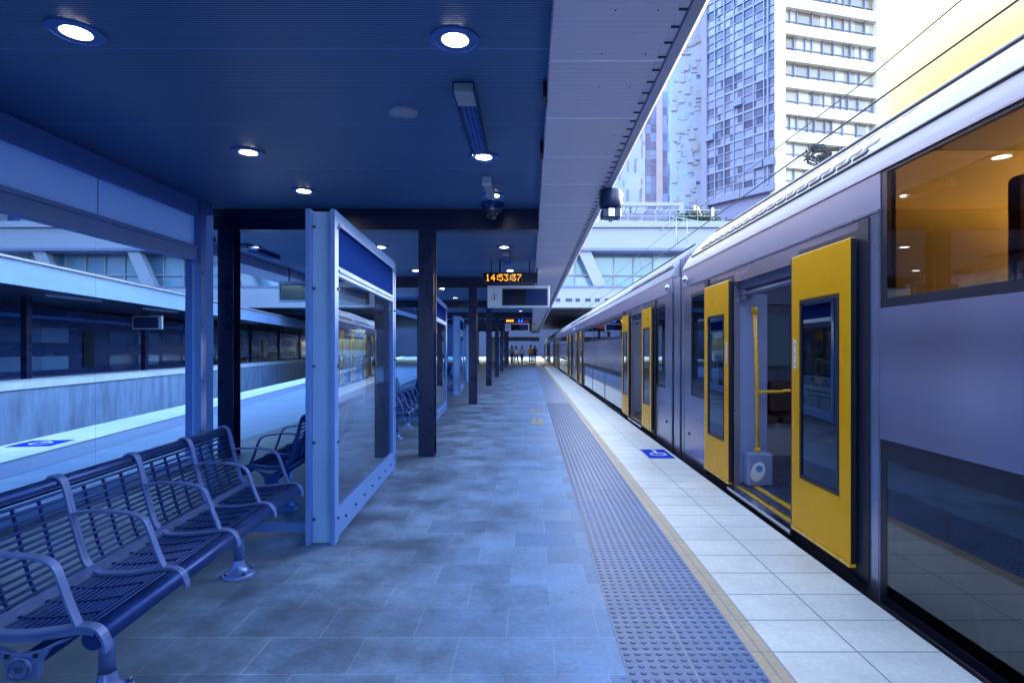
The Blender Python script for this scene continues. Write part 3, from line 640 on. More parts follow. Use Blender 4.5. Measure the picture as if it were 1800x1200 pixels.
# ------------------------------------------------------------------ benches
def make_bench():
    """local: tip line of arms at x=0 (front), back at -x, runs +y for 4 seats"""
    P, N = .527, 4; Lb = P*N
    t = thing('bench', 'x', 'bench', (0,0,0))
    prof = [(-.575, .855), (-.568, .885), (-.545, .90), (-.515, .885), (-.497, .84), (-.478, .76), (-.455, .66), (-.432, .57), (-.41, .515), (-.375, .482), (-.33, .47), (-.24, .469), (-.15, .478), (-.08, .487), (-.035, .480), (-.008, .455), (.006, .415), (.004, .395)]
    arm = [(-.468, .735), (-.40, .742), (-.30, .738), (-.215, .725), (-.172, .70), (-.150, .655), (-.125, .58), (-.100, .515), (-.088, .487)]
    pp = [(x, 0, z) for x, z in prof]; aa = [(x, 0, z) for x, z in arm]
    for i in range(N+1):
        b = MB(); y = i*P
        b.strap([(p[0], y, p[2]) for p in smoothpath(pp, 3)], (0,1,0), .040, .012)
        b.strap([(p[0], y, p[2]) for p in smoothpath(aa, 4)], (0,1,0), .036, .011)
        b.strap([(p[0], y, p[2]-.018) for p in smoothpath(pp[4:15], 3)], (0,1,0), .012, .026)
        b.build('arm_frame', 'bench_cast', t, .002)
    sp = smoothpath(pp, 8)
    # slats: rods along y at even arc length over back and seat
    def samples(zlo, zhi, xlo, xhi, step):
        out = []; acc = 0; last = None
        for p in sp:
            if last is not None: acc += (p-last).length
            last = p
            if zlo <= p.z <= zhi and xlo <= p.x <= xhi and acc >= step: out.append(p.copy()); acc = 0
        return out
    b = MB()
    for p in samples(.50, .86, -.53, -.39, .0235): b.tube([(p.x-.012, .0, p.z), (p.x-.012, Lb, p.z)], .0062, 6)
    b.build('backrest', 'bench_steel', t)
    b = MB()
    for p in samples(.40, .50, -.37, -.05, .0185): b.tube([(p.x, .0, p.z-.014), (p.x, Lb, p.z-.014)], .0062, 6)
    b.build('seat', 'bench_steel', t)
    b = MB()
    for i in range(N):
        for k in (1, 2, 3):
            y = i*P+P*k/4
            b.strap([(p[0]-.018, y, p[2]-.012) for p in smoothpath(pp[4:14], 3)], (0,1,0), .006, .014)
    b.build('cross_strap', 'bench_steel', t)
    b = MB(); b.tube([(-.548, -.02, .862), (-.548, Lb+.02, .862)], .030, 14); b.build('top_tube', 'bench_steel', t)
    b = MB(); b.tube([(-.040, -.005, .438), (-.040, Lb+.005, .438)], .038, 16); b.build('front_tube', 'bench_steel', t)
    b = MB(); b.box(-.395, -.375, 0.0, Lb, .475, .505); b.build('lower_back_rail', 'bench_cast', t)
    b = MB(); b.tube([(-.26, .0, .365), (-.26, Lb, .365)], .032, 14); b.build('under_beam', 'bench_steel', t)
    for i in range(N+1):
        if i in (1, 3): continue
        b = MB(); y = i*P+(.0 if i else -.004)
        # cast bracket with flared wings
        pts = [(-.40, .452), (-.345, .420), (-.318, .375), (-.312, .315), (-.208, .315), (-.202, .375), (-.17, .42), (-.10, .452), (-.15, .440), (-.20, .415), (-.235, .405), (-.285, .405), (-.32, .418)]
        y0, y1 = y-.018, y+.006
        n = len(pts); outer = [(x, y0, z) for x, z in pts]; inner = [(x, y1, z) for x, z in pts]
        b.add(outer+inner, [tuple(range(n)), tuple(range(2*n-1, n-1, -1))]+[(k, (k+1)%n, n+(k+1)%n, n+k) for k in range(n)])
        ob = b.build('bracket', 'bench_cast', t, .003)
        if i == 0:
            b = MB(); b.cyl((-.26, y-.030, .358), .040, .013, 28, 'Y'); b.ring((0,0,0), .0, .0, 0, 0, 3) if False else None
            b.build('end_cap', 'bench_cast', ob, .003)
            b = MB(); b.lathe((-.26, y-.030, .358), [(.034, -.0005), (.034, -.003), (.030, -.003), (.030, -.0005)], 28, 'Y')
            for dx, dz, w_ in ((-.012, .008, .010), (.004, .010, .007), (0, .002, .022), (0, -.006, .018)): b.box(-.26+dx-w_/2*1.2, -.26+dx+w_/2*1.2, y-.0328, y-.0301, .358+dz-.0018, .358+dz+.0018)
            b.build('emblem', 'bolt_steel', ob)
            b = MB()
            for dx in (-.046, .046): b.box(-.26+dx-.007, -.26+dx+.007, y-.0225, y-.0182, .393, .407)
            b.build('bolt', 'rubber', ob)
    for y in (.42, Lb-.42):
        b = MB(); b.tube([(-.26, y, .345), (-.26, y, .09)], .031, 16)
        b.lathe((-.26, y, 0), [(.033, .10), (.040, .06), (.062, .026), (.090, .018), (.098, .012), (.098, .0)], 24)
        ob = b.build('leg', 'bench_cast', t)
        b = MB()
        for a in range(4): b.cyl((-.26+.08*math.cos(a*math.pi/2+.78), y+.08*math.sin(a*math.pi/2+.78), .02), .011, .022, 8)
        b.build('foot_bolt', 'bolt_steel', ob)
    return t
bench = make_bench(); bench.location = (-1.485, 1.99, 0); bench.rotation_euler.z = .076
tag(bench, 'four seat steel slat bench with curved arms, nearest the camera by the left glazed wall', 'bench', 'steel slat benches')
b2 = copy_tree(bench); b2.location = (-2.58, 6.83, 0); b2.rotation_euler.z = .076+math.pi
b2['label'] = 'steel slat bench facing left behind the nearest glass screen'
for i, (lab, lab2) in enumerate((('steel slat bench facing the train in the second bay, seen between screen and dark column', 'steel slat bench facing left behind the second glass screen'),
                                 ('steel slat bench facing the train in the third bay', 'steel slat bench facing left behind the third glass screen'))):
    c = copy_tree(bench); c.location = (-1.485-.38*(i+1), 1.99+6.8*(i+1), 0); c['label'] = lab
    c = copy_tree(b2); c.location = (-2.58-.38*(i+1), 6.83+6.8*(i+1), 0); c['label'] = lab2

# ------------------------------------------------------------------ clock and information displays
FONT = {'1': ['00100','01100','00100','00100','00100','00100','01110'], '4': ['00010','00110','01010','10010','11111','00010','00010'],
        '5': ['11111','10000','11110','00001','00001','10001','01110'], '3': ['11111','00010','00100','00010','00001','10001','01110'],
        '7': ['11111','00001','00010','00100','01000','01000','01000'], ':': ['000','010','010','000','010','010','000']}
def clock(loc, sc, text, lab):
    t = thing('digital_clock', lab, 'clock', loc)
    W = 1.16*sc; H = .22*sc
    MB().box(-W/2, W/2, 0, .12*sc, -H/2, H/2).build('case', 'beam_dark', t, .004)
    MB().box(-W*.46, W*.20, -.006, -.001, -H*.42, H*.42).build('display', 'screen_dark', t)
    b = MB(); pitch = .0180*sc; x = -W*.44
    for ch in text:
        g = FONT[ch]; b = MB()
        for r_, row in enumerate(g):
            for c_, v in enumerate(row):
                if v == '1':
                    cx = x+c_*pitch; cz = (3-r_)*pitch*1.12
                    b.box(cx-pitch*.40, cx+pitch*.40, -.012, -.0065, cz-pitch*.46, cz+pitch*.46)
        x += (len(g[0])+1.15)*pitch*(1.0 if ch != ':' else .72)
        b.build('digit' if ch != ':' else 'colon', 'led_amber', t)
    b = MB()
    for dx in (-.35, .35): b.tube([(dx*W, .06*sc, H/2), (dx*W, .06*sc, 3.33-loc[2])], .012*sc, 8)
    b.build('hanger', 'beam_dark', t)
    return t
clock((-.42, 12.0, 2.95), 1.0, '14:53:37', 'dark digital clock with amber digits above the nearest information display')
def display(loc, W, H, lab, numeral=True, rz=0, hang=3.33):
    t = thing('information_display', lab, 'display', loc, rz, 'hanging information displays')
    b = MB(); d = .14
    b.box(-W/2, W/2, 0, d, -H/2, H/2); b.build('case', 'sign_white', t, .012)
    x0 = -W/2+(W*.24 if numeral else W*.04)
    MB().box(x0, W/2-W*.03, -.008, -.001, -H*.40, H*.36).build('bezel', 'beam_dark', t)
    xm = (x0+W/2)/2
    MB().box(x0+.03, xm-.005, -.011, -.0085, -H*.35, H*.31).build('screen', 'screen_dark', t)
    MB().box(xm+.005, W/2-W*.03-.03, -.011, -.0085, -H*.35, H*.31).build('screen', 'screen_blue', t)
    if numeral:
        cx = -W/2+W*.115
        b = MB(); b.lathe((cx, -.001, 0), [(.062, 0), (.062, -.004), (.068, -.004), (.068, 0)], 32, 'Y')
        b.box(cx-.009, cx+.009, -.006, -.0015, -.045, .045); b.box(cx-.024, cx-.009, -.006, -.0015, .018, .034)
        b.box(cx-.022, cx+.022, -.0065, -.0015, -.052, -.042)
        b.build('platform_number', 'ink', t)
    b = MB()
    for dx in (-.3, .3): b.tube([(dx*W, d/2, H/2), (dx*W, d/2, hang-loc[2])], .016, 8)
    b.build('hanger', 'beam_dark', t)
    return t
display((-.25, 12.0, 2.55), 1.31, .47, 'white cased double screen display with a circled 1, nearest the camera under the clock')
display((-.74, 32.0, 2.66), 1.35, .44, 'small far white cased display hanging in front of the red sign')
display((-5.3, 13.2, 2.78), 1.15, .48, 'grey cased display hanging over the left platform half, seen through glass', False, -.1)
t = thing('digital_clock', 'tiny far amber clock above the second display', 'clock', (-1.12, 31.9, 3.02))
MB().box(-.3, .3, 0, .1, -.12, .12).build('case', 'beam_dark', t)
b = MB()
for k in range(4): b.box(-.22+k*.11, -.15+k*.11, -.01, -.002, -.06, .06)
b.split('digit', 'led_amber', t, 0)
t = thing('platform_sign', 'small blue lit sign beside the far amber clock', 'sign', (-.55, 32.1, 3.04))
MB().box(-.2, .2, 0, .08, -.13, .13).build('case', 'marking_blue', t)
b = MB(); b.box(-.12, -.06, -.01, -.002, -.05, .07); b.box(.06, .12, -.01, -.002, -.05, .07); b.box(-.12, .12, -.0105, -.002, -.08, -.05); b.build('symbol', 'led_blue', t)
o = MB().box(-.95, .35, 36.4, 36.5, 3.0, 3.045).box(-1.0, -.1, 35.95, 36.05, 2.72, 3.25).build('hanging_sign', 'red_sign'); tag(o, 'dim red hanging sign under the far ceiling above the second display', 'sign')
o = MB().box(-2.62, -2.30, 47.9, 48.5, 0, 2.15).build('poster_panel', 'poster_blue', bevel=.02); tag(o, 'bright blue upright panel at the far end of the column row', 'panel')

# speaker horn device on canopy edge
t = thing('platform_loudspeaker', 'dark blue drum shaped loudspeaker unit clamped below the canopy edge lip', 'loudspeaker', (.86, 6.1, 3.143))
b = MB(); b.lathe((0,0,0), [(0, 0), (.115, 0), (.12, -.01), (.12, -.17), (.105, -.19), (.0, -.19)], 28); b.build('drum', 'device_dark', t)
b = MB(); b.box(-.10, .10, -.08, .08, -.30, -.205); b.build('junction_box', 'device_dark', t, .01)
b = MB(); b.box(-.03, .03, -.095, -.081, -.29, -.21); b.box(.118, .14, -.02, .02, -.06, -.04); b.box(.118, .14, -.02, .02, -.15, -.13); b.tube([(0,0,-.19), (0,0,-.33)], .02, 10); b.build('clamp', 'chrome', t)

# ------------------------------------------------------------------ train
TX = 2.07
def holed(b, y0, y1, z0, z1, holes, x0, x1):
    """wall slab between x0 (outer) and x1 (inner) with rectangular holes (ya,yb,za,zb)"""
    ysx = sorted(set([y0, y1]+[h[0] for h in holes]+[h[1] for h in holes])); zs = sorted(set([z0, z1]+[h[2] for h in holes]+[h[3] for h in holes]))
    def solid(i, j):
        if i < 0 or j < 0 or i >= len(ysx)-1 or j >= len(zs)-1: return False
        cy = (ysx[i]+ysx[i+1])/2; cz = (zs[j]+zs[j+1])/2
        return not any(h[0] < cy < h[1] and h[2] < cz < h[3] for h in holes)
    for i in range(len(ysx)-1):
        for j in range(len(zs)-1):
            if not solid(i, j): continue
            a, c, d, e = ysx[i], ysx[i+1], zs[j], zs[j+1]
            b.quad((x0,a,d), (x0,a,e), (x0,c,e), (x0,c,d)); b.quad((x1,a,d), (x1,c,d), (x1,c,e), (x1,a,e))
            if not solid(i-1, j): b.quad((x0,a,d), (x1,a,d), (x1,a,e), (x0,a,e))
            if not solid(i+1, j): b.quad((x0,c,d), (x0,c,e), (x1,c,e), (x1,c,d))
            if not solid(i, j-1): b.quad((x0,a,d), (x0,c,d), (x1,c,d), (x1,a,d))
            if not solid(i, j+1): b.quad((x0,a,e), (x1,a,e), (x1,c,e), (x0,c,e))
LC = 18.2
PROF = [(2.07, 2.50), (2.085, 2.56), (2.16, 2.68), (2.28, 2.83), (2.48, 3.01), (2.75, 3.16), (3.1, 3.27), (3.56, 3.32), (4.02, 3.27), (4.37, 3.16), (4.64, 3.01), (4.84, 2.83), (4.96, 2.68), (5.035, 2.56), (5.05, 2.50)]
def make_car(detail):
    """local y=0 is the car end nearest the doors we see first; runs to LC; s flips"""
    t = thing('train_car', 'x', 'train', (0,0,0))
    dc = 2.67                                        # door centre from the end
    doors = [dc, LC-dc]
    U0, U1 = 4.385, LC-4.385                          # saloon section with two decks of windows
    UT = 2.498 if detail else 2.20
    holes = []
    for c in doors: holes.append((c-.70, c+.70, .06, 2.12))
    ends = [(.42, 1.18), (LC-1.18, LC-.42)]
    for a, c in ends: holes.append((a, c, .85, 2.15))
    npan = 3; pw = (U1-U0)/npan
    for k in range(npan):
        ya = U0+k*pw+(.0 if k == 0 else .03); yb = U0+(k+1)*pw-(.0 if k == npan-1 else .03)
        holes.append((ya, yb, 1.69, UT)); holes.append((ya, yb, -.05, .92))
    b = MB(); holed(b, 0, LC, -.14, 2.27, [h if h[3] < 2.28 else (h[0], h[1], h[2], 2.27) for h in holes], TX, TX+.06)
    b.build('side_body', 'body_steel', t)
    b = MB()
    segs = [(0, U0), (U1, LC)]
    for a, c in segs: b.box(TX, TX+.06, a, c, 2.274, 2.498)
    b.build('cant_panel', 'cant_steel', t)
    if not detail:
        MB().box(TX+.004, TX+.06, U0+.003, U1-.003, 2.274, 2.498).build1('saloon_cant_panel', 'cant_steel', t)
        b = MB()
        for k in range(18): b.box(TX+.0015, TX+.0035, U0+.25+k*.52, U0+.262+k*.52, 2.28, 2.49)
        b.build1('panel_seams', 'gangway', t)
    b = MB()
    for a, c in segs: b.box(TX-.012, TX, a+.002, c-.002, 2.262, 2.276)
    b.box(TX-.008, TX+.02, 0, LC, 2.499, 2.512); b.build('rain_gutter', 'body_steel_end', t)
    # stainless end strips
    b = MB()
    for a, c in ((0, .10), (LC-.10, LC)): b.box(TX-.004, TX-.0005, a, c, -.12, 2.26)
    b.build('end_strip', 'body_steel_end', t)
    # upper/lower glazing with dark surround
    for k in range(npan):
        ya = U0+k*pw+(.0 if k == 0 else .03); yb = U0+(k+1)*pw-(.0 if k == npan-1 else .03)
        for (za, zb, g) in ((1.69, UT, 'train_glass_bronze' if detail else 'train_glass'), (-.05, .92, 'train_glass')):
            f = MB(); holed(f, ya+.001, yb-.001, za+.001, zb-.001, [(ya+.055, yb-.055, za+.055, zb-(.02 if zb > 2.3 else .07) if zb > 1 else zb-.12)], TX+.004, TX+.03)
            fo = f.build('window', 'train_dark', t)
            MB().box(TX+.006, TX+.010, ya+.054, yb-.054, za+.054, (zb-(.019 if zb > 2.3 else .069)) if zb > 1 else zb-.119).build('pane', g, fo)
    for a, c in ends:
        f = MB(); holed(f, a+.001, c-.001, .851, 2.149, [(a+.04, c-.04, .89, 2.11)], TX+.004, TX+.03)
        fo = f.build('window', 'train_dark', t); MB().box(TX+.006, TX+.010, a+.039, c-.039, .889, 2.111).build('pane', 'train_glass', fo)
    b = MB()
    for c in (1.35, LC-1.35, 4.25, LC-4.25): b.box(TX-.0015, TX-.0004, c, c+.004, -.13, 2.26)
    b.build1('body_joint', 'rubber', t)
    for (c, z) in ((.34, .35), (LC-.34, .35), (1.28, .55), (LC-1.28, .55)): MB().cyl((TX-.012, c, z), .018, .0115, 12, 'X').build('key_switch', 'rubber', t)
    # doors
    for c in doors:
        for sgn in (-1, 1):
            ya, yb = (c-1.50, c-.70) if sgn < 0 else (c+.70, c+1.50)
            d = MB(); wi = (ya+.13, yb-.13, .49, 1.81)
            holed(d, ya, yb, .10, 2.15, [wi], TX-.058, TX-.018)
            do = d.build('door', 'door_yellow', t, .006)
            d = MB(); holed(d, wi[0]+.001, wi[1]-.001, wi[2]+.001, wi[3]-.001, [(wi[0]+.022, wi[1]-.022, wi[2]+.022, wi[3]-.022)], TX-.060, TX-.03)
            d.build('window_seal', 'rubber', do)
            MB().box(TX-.050, TX-.044, wi[0]+.021, wi[1]-.021, wi[2]+.021, wi[3]-.021).build('pane', 'train_glass', do)
            d = MB(); d.box(TX-.062, TX-.02, ya, yb, .075, .098); d.build('bottom_edge', 'rail_yellow', do)
            d = MB(); e = yb if sgn < 0 else ya; d.box(TX-.056, TX-.02, e-.001 if sgn < 0 else e-.014, e+.014 if sgn < 0 else e+.001, .10, 2.14); d.build('edge_seal', 'rubber', do)
            d = MB(); e2 = ya if sgn < 0 else yb; d.box(TX-.054, TX-.02, e2-.006 if sgn < 0 else e2+.0005, e2-.0005 if sgn < 0 else e2+.006, .10, 2.145); d.build('edge_seal', 'rubber', do)
            if detail:
                ey = e+(-.055 if sgn < 0 else .055)
                d = MB(); d.box(TX-.0598, TX-.0583, ey-.022, ey+.022, 1.30, 1.52); so = d.build('sticker', 'sticker_white', do)
                d = MB()
                for q in range(3): d.cyl((TX-.0606, ey, 1.335+q*.075), .010, .0006, 14, 'X')
                d.build('sticker_symbol', 'grey_plastic', so)
                d = MB(); d.box(TX-.066, TX-.0585, ey-.010, ey+.010, .86, 1.0); d.build('handle', 'rail_yellow', do, .003)
        d = MB(); d.box(TX-.014, TX+.0, c-1.62, c-1.505, .0, 2.25); d.box(TX-.014, TX+.0, c+1.505, c+1.62, .0, 2.25)
        d.box(TX-.002, TX-.0003, c-1.50, c-.701, .0, 2.2); d.box(TX-.002, TX-.0003, c+.701, c+1.50, .0, 2.2)
        d.build('door_pocket', 'train_dark', t)
        d = MB(); d.box(TX-.07, TX+.01, c-.70, c+.70, .015, .055); d.build('sill', 'chrome', t)
        d = MB(); d.box(TX+.012, TX+.055, c-.69, c+.69, .058, .064); d.box(TX+.14, TX+.20, c-.69, c+.69, .083, .086); d.build('step_edge', 'rail_yellow', t)
        d = MB(); d.box(TX+.061, TX+.25, c-.69, c+.69, 2.05, 2.19); d.tube([(TX+.08, c-.69, 2.0), (TX+.08, c+.69, 2.0)], .022, 10); d.box(TX+.065, TX+.12, c-.69, c-.55, 1.94, 2.04); d.box(TX+.065, TX+.12, c+.55, c+.69, 1.94, 2.04)
        d.build('door_gear', 'gangway', t)
    # ends, roof, floor, underframe, far side
    b = MB(); b.loft(PROF, 0.0, LC); b.add([(x, 0, z) for x, z in PROF], [tuple(range(len(PROF)))]); b.add([(x, LC, z) for x, z in PROF], [tuple(range(len(PROF)-1, -1, -1))])
    b.build('roof', 'roof_white', t)
    for yy in (1.5, 11.2):
        b = MB(); b.loft([(2.47, 3.0), (2.49, 3.045), (2.9, 3.235), (3.2, 3.30), (3.24, 3.2)], yy, yy+3.4, False, False)
        for e_ in (yy, yy+3.4): b.add([(2.47, e_, 3.0), (2.49, e_, 3.045), (2.9, e_, 3.235), (3.2, e_, 3.30), (3.24, e_, 3.2)], [(0,1,2,3,4)])
        po = b.build('roof_pod', 'roof_white', t)
        b = MB(); y_ = (.5 if yy < 5 else LC-4.1)
        for k in range(18):
            for q in range(5):
                xa, za = 2.19+q*.055, 2.718+q*.052
                xb, zb = xa+.022, za+.022*(1.25 if xa < 2.27 else .9)
                y = y_+k*.2+q*.04; y2 = y+.14
                o_ = .012 if xa < 2.27 else .016
                b.add([(xa, y, za-.02), (xb, y, zb-.02), (xb, y2, zb-.02), (xa, y2, za-.02), (xa-.008, y, za+o_), (xb-.008, y, zb+o_), (xb-.008, y2, zb+o_), (xa-.008, y2, za+o_)], [(0,3,2,1),(4,5,6,7),(0,1,5,4),(1,2,6,5),(2,3,7,6),(3,0,4,7)])
        b.build('grille', 'roof_grille', po)
    b = MB(); b.tube([(2.145, .2, 2.672), (2.145, LC-.2, 2.672)], .010, 6); b.tube([(2.465, .2, 3.01), (2.465, LC-.2, 3.01)], .012, 6); b.build('roof_conduit', 'roof_grille', t)
    b = MB()
    for yy in (.02, LC-.06):
        for (x0, x1, z0, z1) in ((TX+.061, 3.15, -.1, 2.49), (3.95, 5.0, -.1, 2.49), (3.15, 3.95, 2.05, 2.49)): b.box(x0, x1, yy, yy+.04, z0, z1)
    b.build('end_wall', 'interior_wall', t)
    b = MB(); b.box(TX+.061, 5.0, .02, U0-.3, .02, .082); b.box(TX+.061, 5.0, U1+.3, LC-.02, .02, .082); b.box(TX+.061, 5.0, U0-.2, U1+.2, -.62, -.56); b.box(TX+.25, 5.0, U0, U1, 1.25, 1.33)
    b.build('floor', 'interior_floor', t)
    fh = []
    for c in doors: fh.append((c-.5, c+.5, .5, 1.9))
    fh += [(U0+.1, U1-.1, 1.69, 2.4), (U0+.1, U1-.1, -.05, .9)]
    b = MB(); holed(b, 0, LC, -.14, 2.5, fh, 5.05, 4.99); b.build('far_side', 'interior_wall', t)
    b = MB()
    for h in fh: b.box(5.015, 5.022, h[0], h[1], h[2], h[3])
    b.build('far_glass', 'train_glass', t)
    b = MB(); b.box(TX+.10, 4.9, .07, LC-.07, 2.62, 2.66); b.build('saloon_ceiling', 'interior_white', t)
    b = MB(); b.box(TX+.08, 4.98, U0-.03, U0+.02, -.5, 2.615); b.box(TX+.08, 4.98, U1-.02, U1+.03, -.5, 2.615); b.split('partition', 'interior_white', t, 0)
    b = MB(); b.box(TX-.004, TX-.0005, U0-.12, U0-.012, -.12, 2.26); b.box(TX-.004, TX-.0005, U1+.012, U1+.12, -.12, 2.26); b.split('highlight_strip', 'body_steel_end', t, 0)  # added steel strips imitating the vertical highlight beside the saloon windows
    b = MB(); b.box(TX+.05, 5.0, 0, LC, -.52, -.145); b.box(TX+.2, 4.9, .5, 4.2, -1.1, -.52); b.box(TX+.2, 4.9, LC-4.2, LC-.5, -1.1, -.52); b.box(TX+.1, 4.95, 4.4, LC-4.4, -1.0, -.64)
    b.box(TX+.01, TX+.06, 0, LC, -.40, -.142)
    b.build('underframe', 'train_dark', t)
    # marker lamp at the end
    for yy in (.22, LC-.22):
        d = MB(); d.lathe((TX, yy, 2.36), [(.055, 0), (.055, -.02), (.042, -.032), (.03, -.032)], 24, 'X'); lo = d.build('side_lamp', 'chrome', t)
        d = MB(); d.lathe((TX-.028, yy, 2.36), [(.034, 0), (.026, -.018), (.012, -.026), (.001, -.028)], 20, 'X'); d.build('lens', 'chrome', lo)
    # vestibule furniture at both ends
    for c, s in ((doors[0], -1), (doors[1], 1)):
        e = c+s*.72
        b = MB(); b.box(TX+.062, TX+.35, min(e, e+s*.05), max(e, e+s*.05), .083, 2.0); b.build('draught_screen', 'interior_wall', t, .01)
        b = MB(); b.box(TX+.09, TX+.34, min(e-s*.16, e-s*.002), max(e-s*.16, e-s*.002), .084, .415); po = b.build('pedestal', 'interior_wall', t, .02)
        b = MB(); yy = e-s*.162
        vs = []; n = 24
        for k in range(n):
            a = 2*math.pi*k/n; vs.append((TX+.185+.068*math.cos(a)+.02*math.sin(a), yy, .235+.095*math.sin(a)))
        b.add(vs+[(v[0], yy-s*.008, v[2]) for v in vs], [tuple(range(n)), tuple(range(2*n-1, n-1, -1))]+[(k, (k+1)%n, n+(k+1)%n, n+k) for k in range(n)])
        ho = b.build('oval_plate', 'marking_white', po)
        b = MB(); b.cyl((TX+.195, yy-(.0125 if s > 0 else -.0085), .265), .034, .004, 20, 'Y'); b.build('speaker_hole', 'frame_light', po)
        px, py = TX+.21, e-s*.09
        b = MB(); b.tube([(px, py, .41), (px-.005, py, 1.2), (px-.03, py, 1.86)], .019, 12)
        b.tube([(px, py, 1.02), (px+.25, py, 1.02), (px+.27, py, 1.03), (px+.75, py, 1.03)], .016, 10); b.tube([(px, py, .41), (px, py, .46)], .03, 12); b.tube([(px-.03, py, 1.80), (px-.03, py, 1.87)], .03, 12)
        b.tube([(px+.75, py+s*.3, 2.2), (px+.9, py+s*.35, 1.7), (px+1.0, py+s*.4, 1.2)], .016, 10); b.tube([(px+.7, py+s*.3, 1.75), (px+1.1, py+s*.3, 1.78)], .014, 10)
        b.build('grab_rail', 'rail_yellow', t)
        # seats against the end wall
        ye = .06 if s < 0 else LC-.06
        for q in range(3):
            x0 = TX+.62+q*.5
            b = MB(); ya, yb = (ye, ye+.5) if s < 0 else (ye-.5, ye)
            b.box(x0, x0+.46, ya, yb, .50, .60); yc = ye+(.0 if s < 0 else -.10); b.box(x0, x0+.46, yc, yc+.10, .60, 1.02); b.build('seat', 'seat_purple', t, .035)
        b = MB(); ya, yb = (ye+.02, ye+.40) if s < 0 else (ye-.40, ye-.02)
        b.box(TX+.60, TX+2.1, ya, yb, .084, .495)
        for q in range(9): b.box(TX+.60, TX+2.1, (yb+.0005) if s < 0 else ya-.006, (yb+.006) if s < 0 else ya-.0005, .11+q*.042, .13+q*.042)
        b.build('seat_base', 'interior_white', t)
        b = MB(); yf = ye+(.001 if s < 0 else -.001)
        b.box(TX+.98, TX+1.42, min(yf, yf-s*.012), max(yf, yf-s*.012), 1.22, 1.92); b.build('end_window', 'glass_teal', t)
    if detail:
        # upper deck seats and lower deck seats seen through the long windows, handrail, warm lamps added for an amber glow
        for k in range(10):
            y = U0+.5+k*.88
            for (z, lim) in ((1.33, 1), (-.56, 1)):
                b = MB(); b.box(TX+.32, TX+1.3, y, y+.45, z+.38, z+.48); b.box(TX+.32, TX+1.3, y, y+.09, z+.48, z+.98); b.build('seat', 'seat_purple', t, .03)
        b = MB()
        b.tube(smoothpath([(TX+.28, U0+.03, .60), (TX+.28, U0+.10, .60), (TX+.28, U0+.20, .42), (TX+.28, U0+.26, .18), (TX+.28, U0+.36, .06), (TX+.28, U0+.44, -.2)], 6), .018, 10)
        b.build('grab_rail', 'rail_yellow', t)
    b = MB()
    for k in range(9 if detail else 0): b.box(TX+1.5, TX+1.7, U0+.08+k*1.02, U0+1.02+k*1.02, 2.36, 2.46)  # hidden warm emitters added so the upper windows glow amber
    for k in range(0 if detail else 9): b.box(TX+(.12 if detail else .62), TX+(1.9 if detail else .8), U0+.08+k*1.02 if detail else U0+.3+k*1.02, U0+1.02+k*1.02 if detail else U0+1.15+k*1.02, 2.598, 2.619)
    b.build('ceiling_lamp', 'saloon_glow_fill' if detail else 'vestibule_lamp', t)  # with detail these are the added hidden glow emitters
    b = MB()
    for c in doors: b.box(TX+.7, TX+1.9, c-.5, c-.35, 2.598, 2.618); b.box(TX+.7, TX+1.9, c+.35, c+.5, 2.598, 2.618)
    b.build('ceiling_lamp', 'vestibule_lamp', t)
    return t
car1 = make_car(True); car1.location = (0, 7.75, 0); car1.scale = (1, -1, 1)
car1['label'] = 'nearest grey double deck train car with open yellow doors at the right of the frame'
car1['group'] = 'cars of the train at the platform'
car2 = make_car(False); car2.location = (0, 8.30, 0)
tag(car2, 'second train car from the camera, past the first gangway gap', 'train', 'cars of the train at the platform')
for i, lab in enumerate(('third train car from the camera', 'fourth train car from the camera', 'fifth train car from the camera, near the far end')):
    c = copy_tree(car2); c.location = (0, 8.30+18.75*(i+1), 0); c['label'] = lab
for i in range(4):
    y = 7.752+18.75*i if i == 0 else 8.30+18.2+18.75*(i-1)+.002
    b = MB()
    for k in range(9): b.box(TX+.10+(.03 if k % 2 else 0), 4.9, y+.005+k*.06, y+.05+k*.06, -.3, 2.75)
    o = b.build('gangway_bellows', 'gangway')
    tag(o, ['grey bellows closing the gap between the first and second train cars', 'grey bellows between the second and third train cars', 'grey bellows between the third and fourth train cars', 'grey bellows between the fourth and fifth train cars'][i], 'gangway', 'gangways between cars')
    b = MB(); b.box(TX-.002, TX+.02, y+.12, y+.42, -.1, 2.45); b.build('cover_strip', 'body_steel_end', o)

# ------------------------------------------------------------------ overhead wires
t = thing('overhead_wire', 'overhead contact wire and carrier cable running above the train roof', 'wire')
b = MB(); b.tube([(3.5, -14, 3.95), (3.5, 60, 3.95)], .010, 6); b.build('contact_wire', 'roof_grille', t)
b = MB(); pts = [(3.5, -14+i*1.0, 4.25+.25*abs(math.sin((i-20)*.085))) for i in range(75)]; b.tube(pts, .007, 5); b.build('carrier_cable', 'roof_grille', t)
b = MB()
for k in (9.5, 13.5, 18, 23, 28): b.tube([(3.5, k, 3.95), (3.5, k, 4.35)], .005, 5)
b.build('dropper', 'roof_grille', t)
t = thing('wire_bracket', 'looped cable bracket with rods holding the overhead wire against the white tower', 'bracket', (3.28, 6.6, 3.72))
b = MB(); b.tube([(0, 0, .02), (.35, .02, .06), (1.8, .05, .12)], .026, 8); b.tube([(.05, 0, -.04), (.4, .02, -.06), (1.8, .05, -.04)], .022, 8); b.tube([(-.15, -.1, -.12), (.02, 0, 0), (.1, 0, .04)], .012, 8); b.build('arm', 'timber', t)
b = MB(); rr = random.Random(8)
for k in range(7):
    r = .06+.016*k; b.tube([(.06+r*math.cos(a)*1.0, rr.uniform(-.03, .03), -.02+r*math.sin(a)*.8) for a in [q*2*math.pi/16 for q in range(17)]], .009, 5)
b.build('cable_loop', 'roof_grille', t)
b = MB()
for k in range(5): b.cyl((.30+k*.035, .02, .055), .032, .016, 12, 'X')
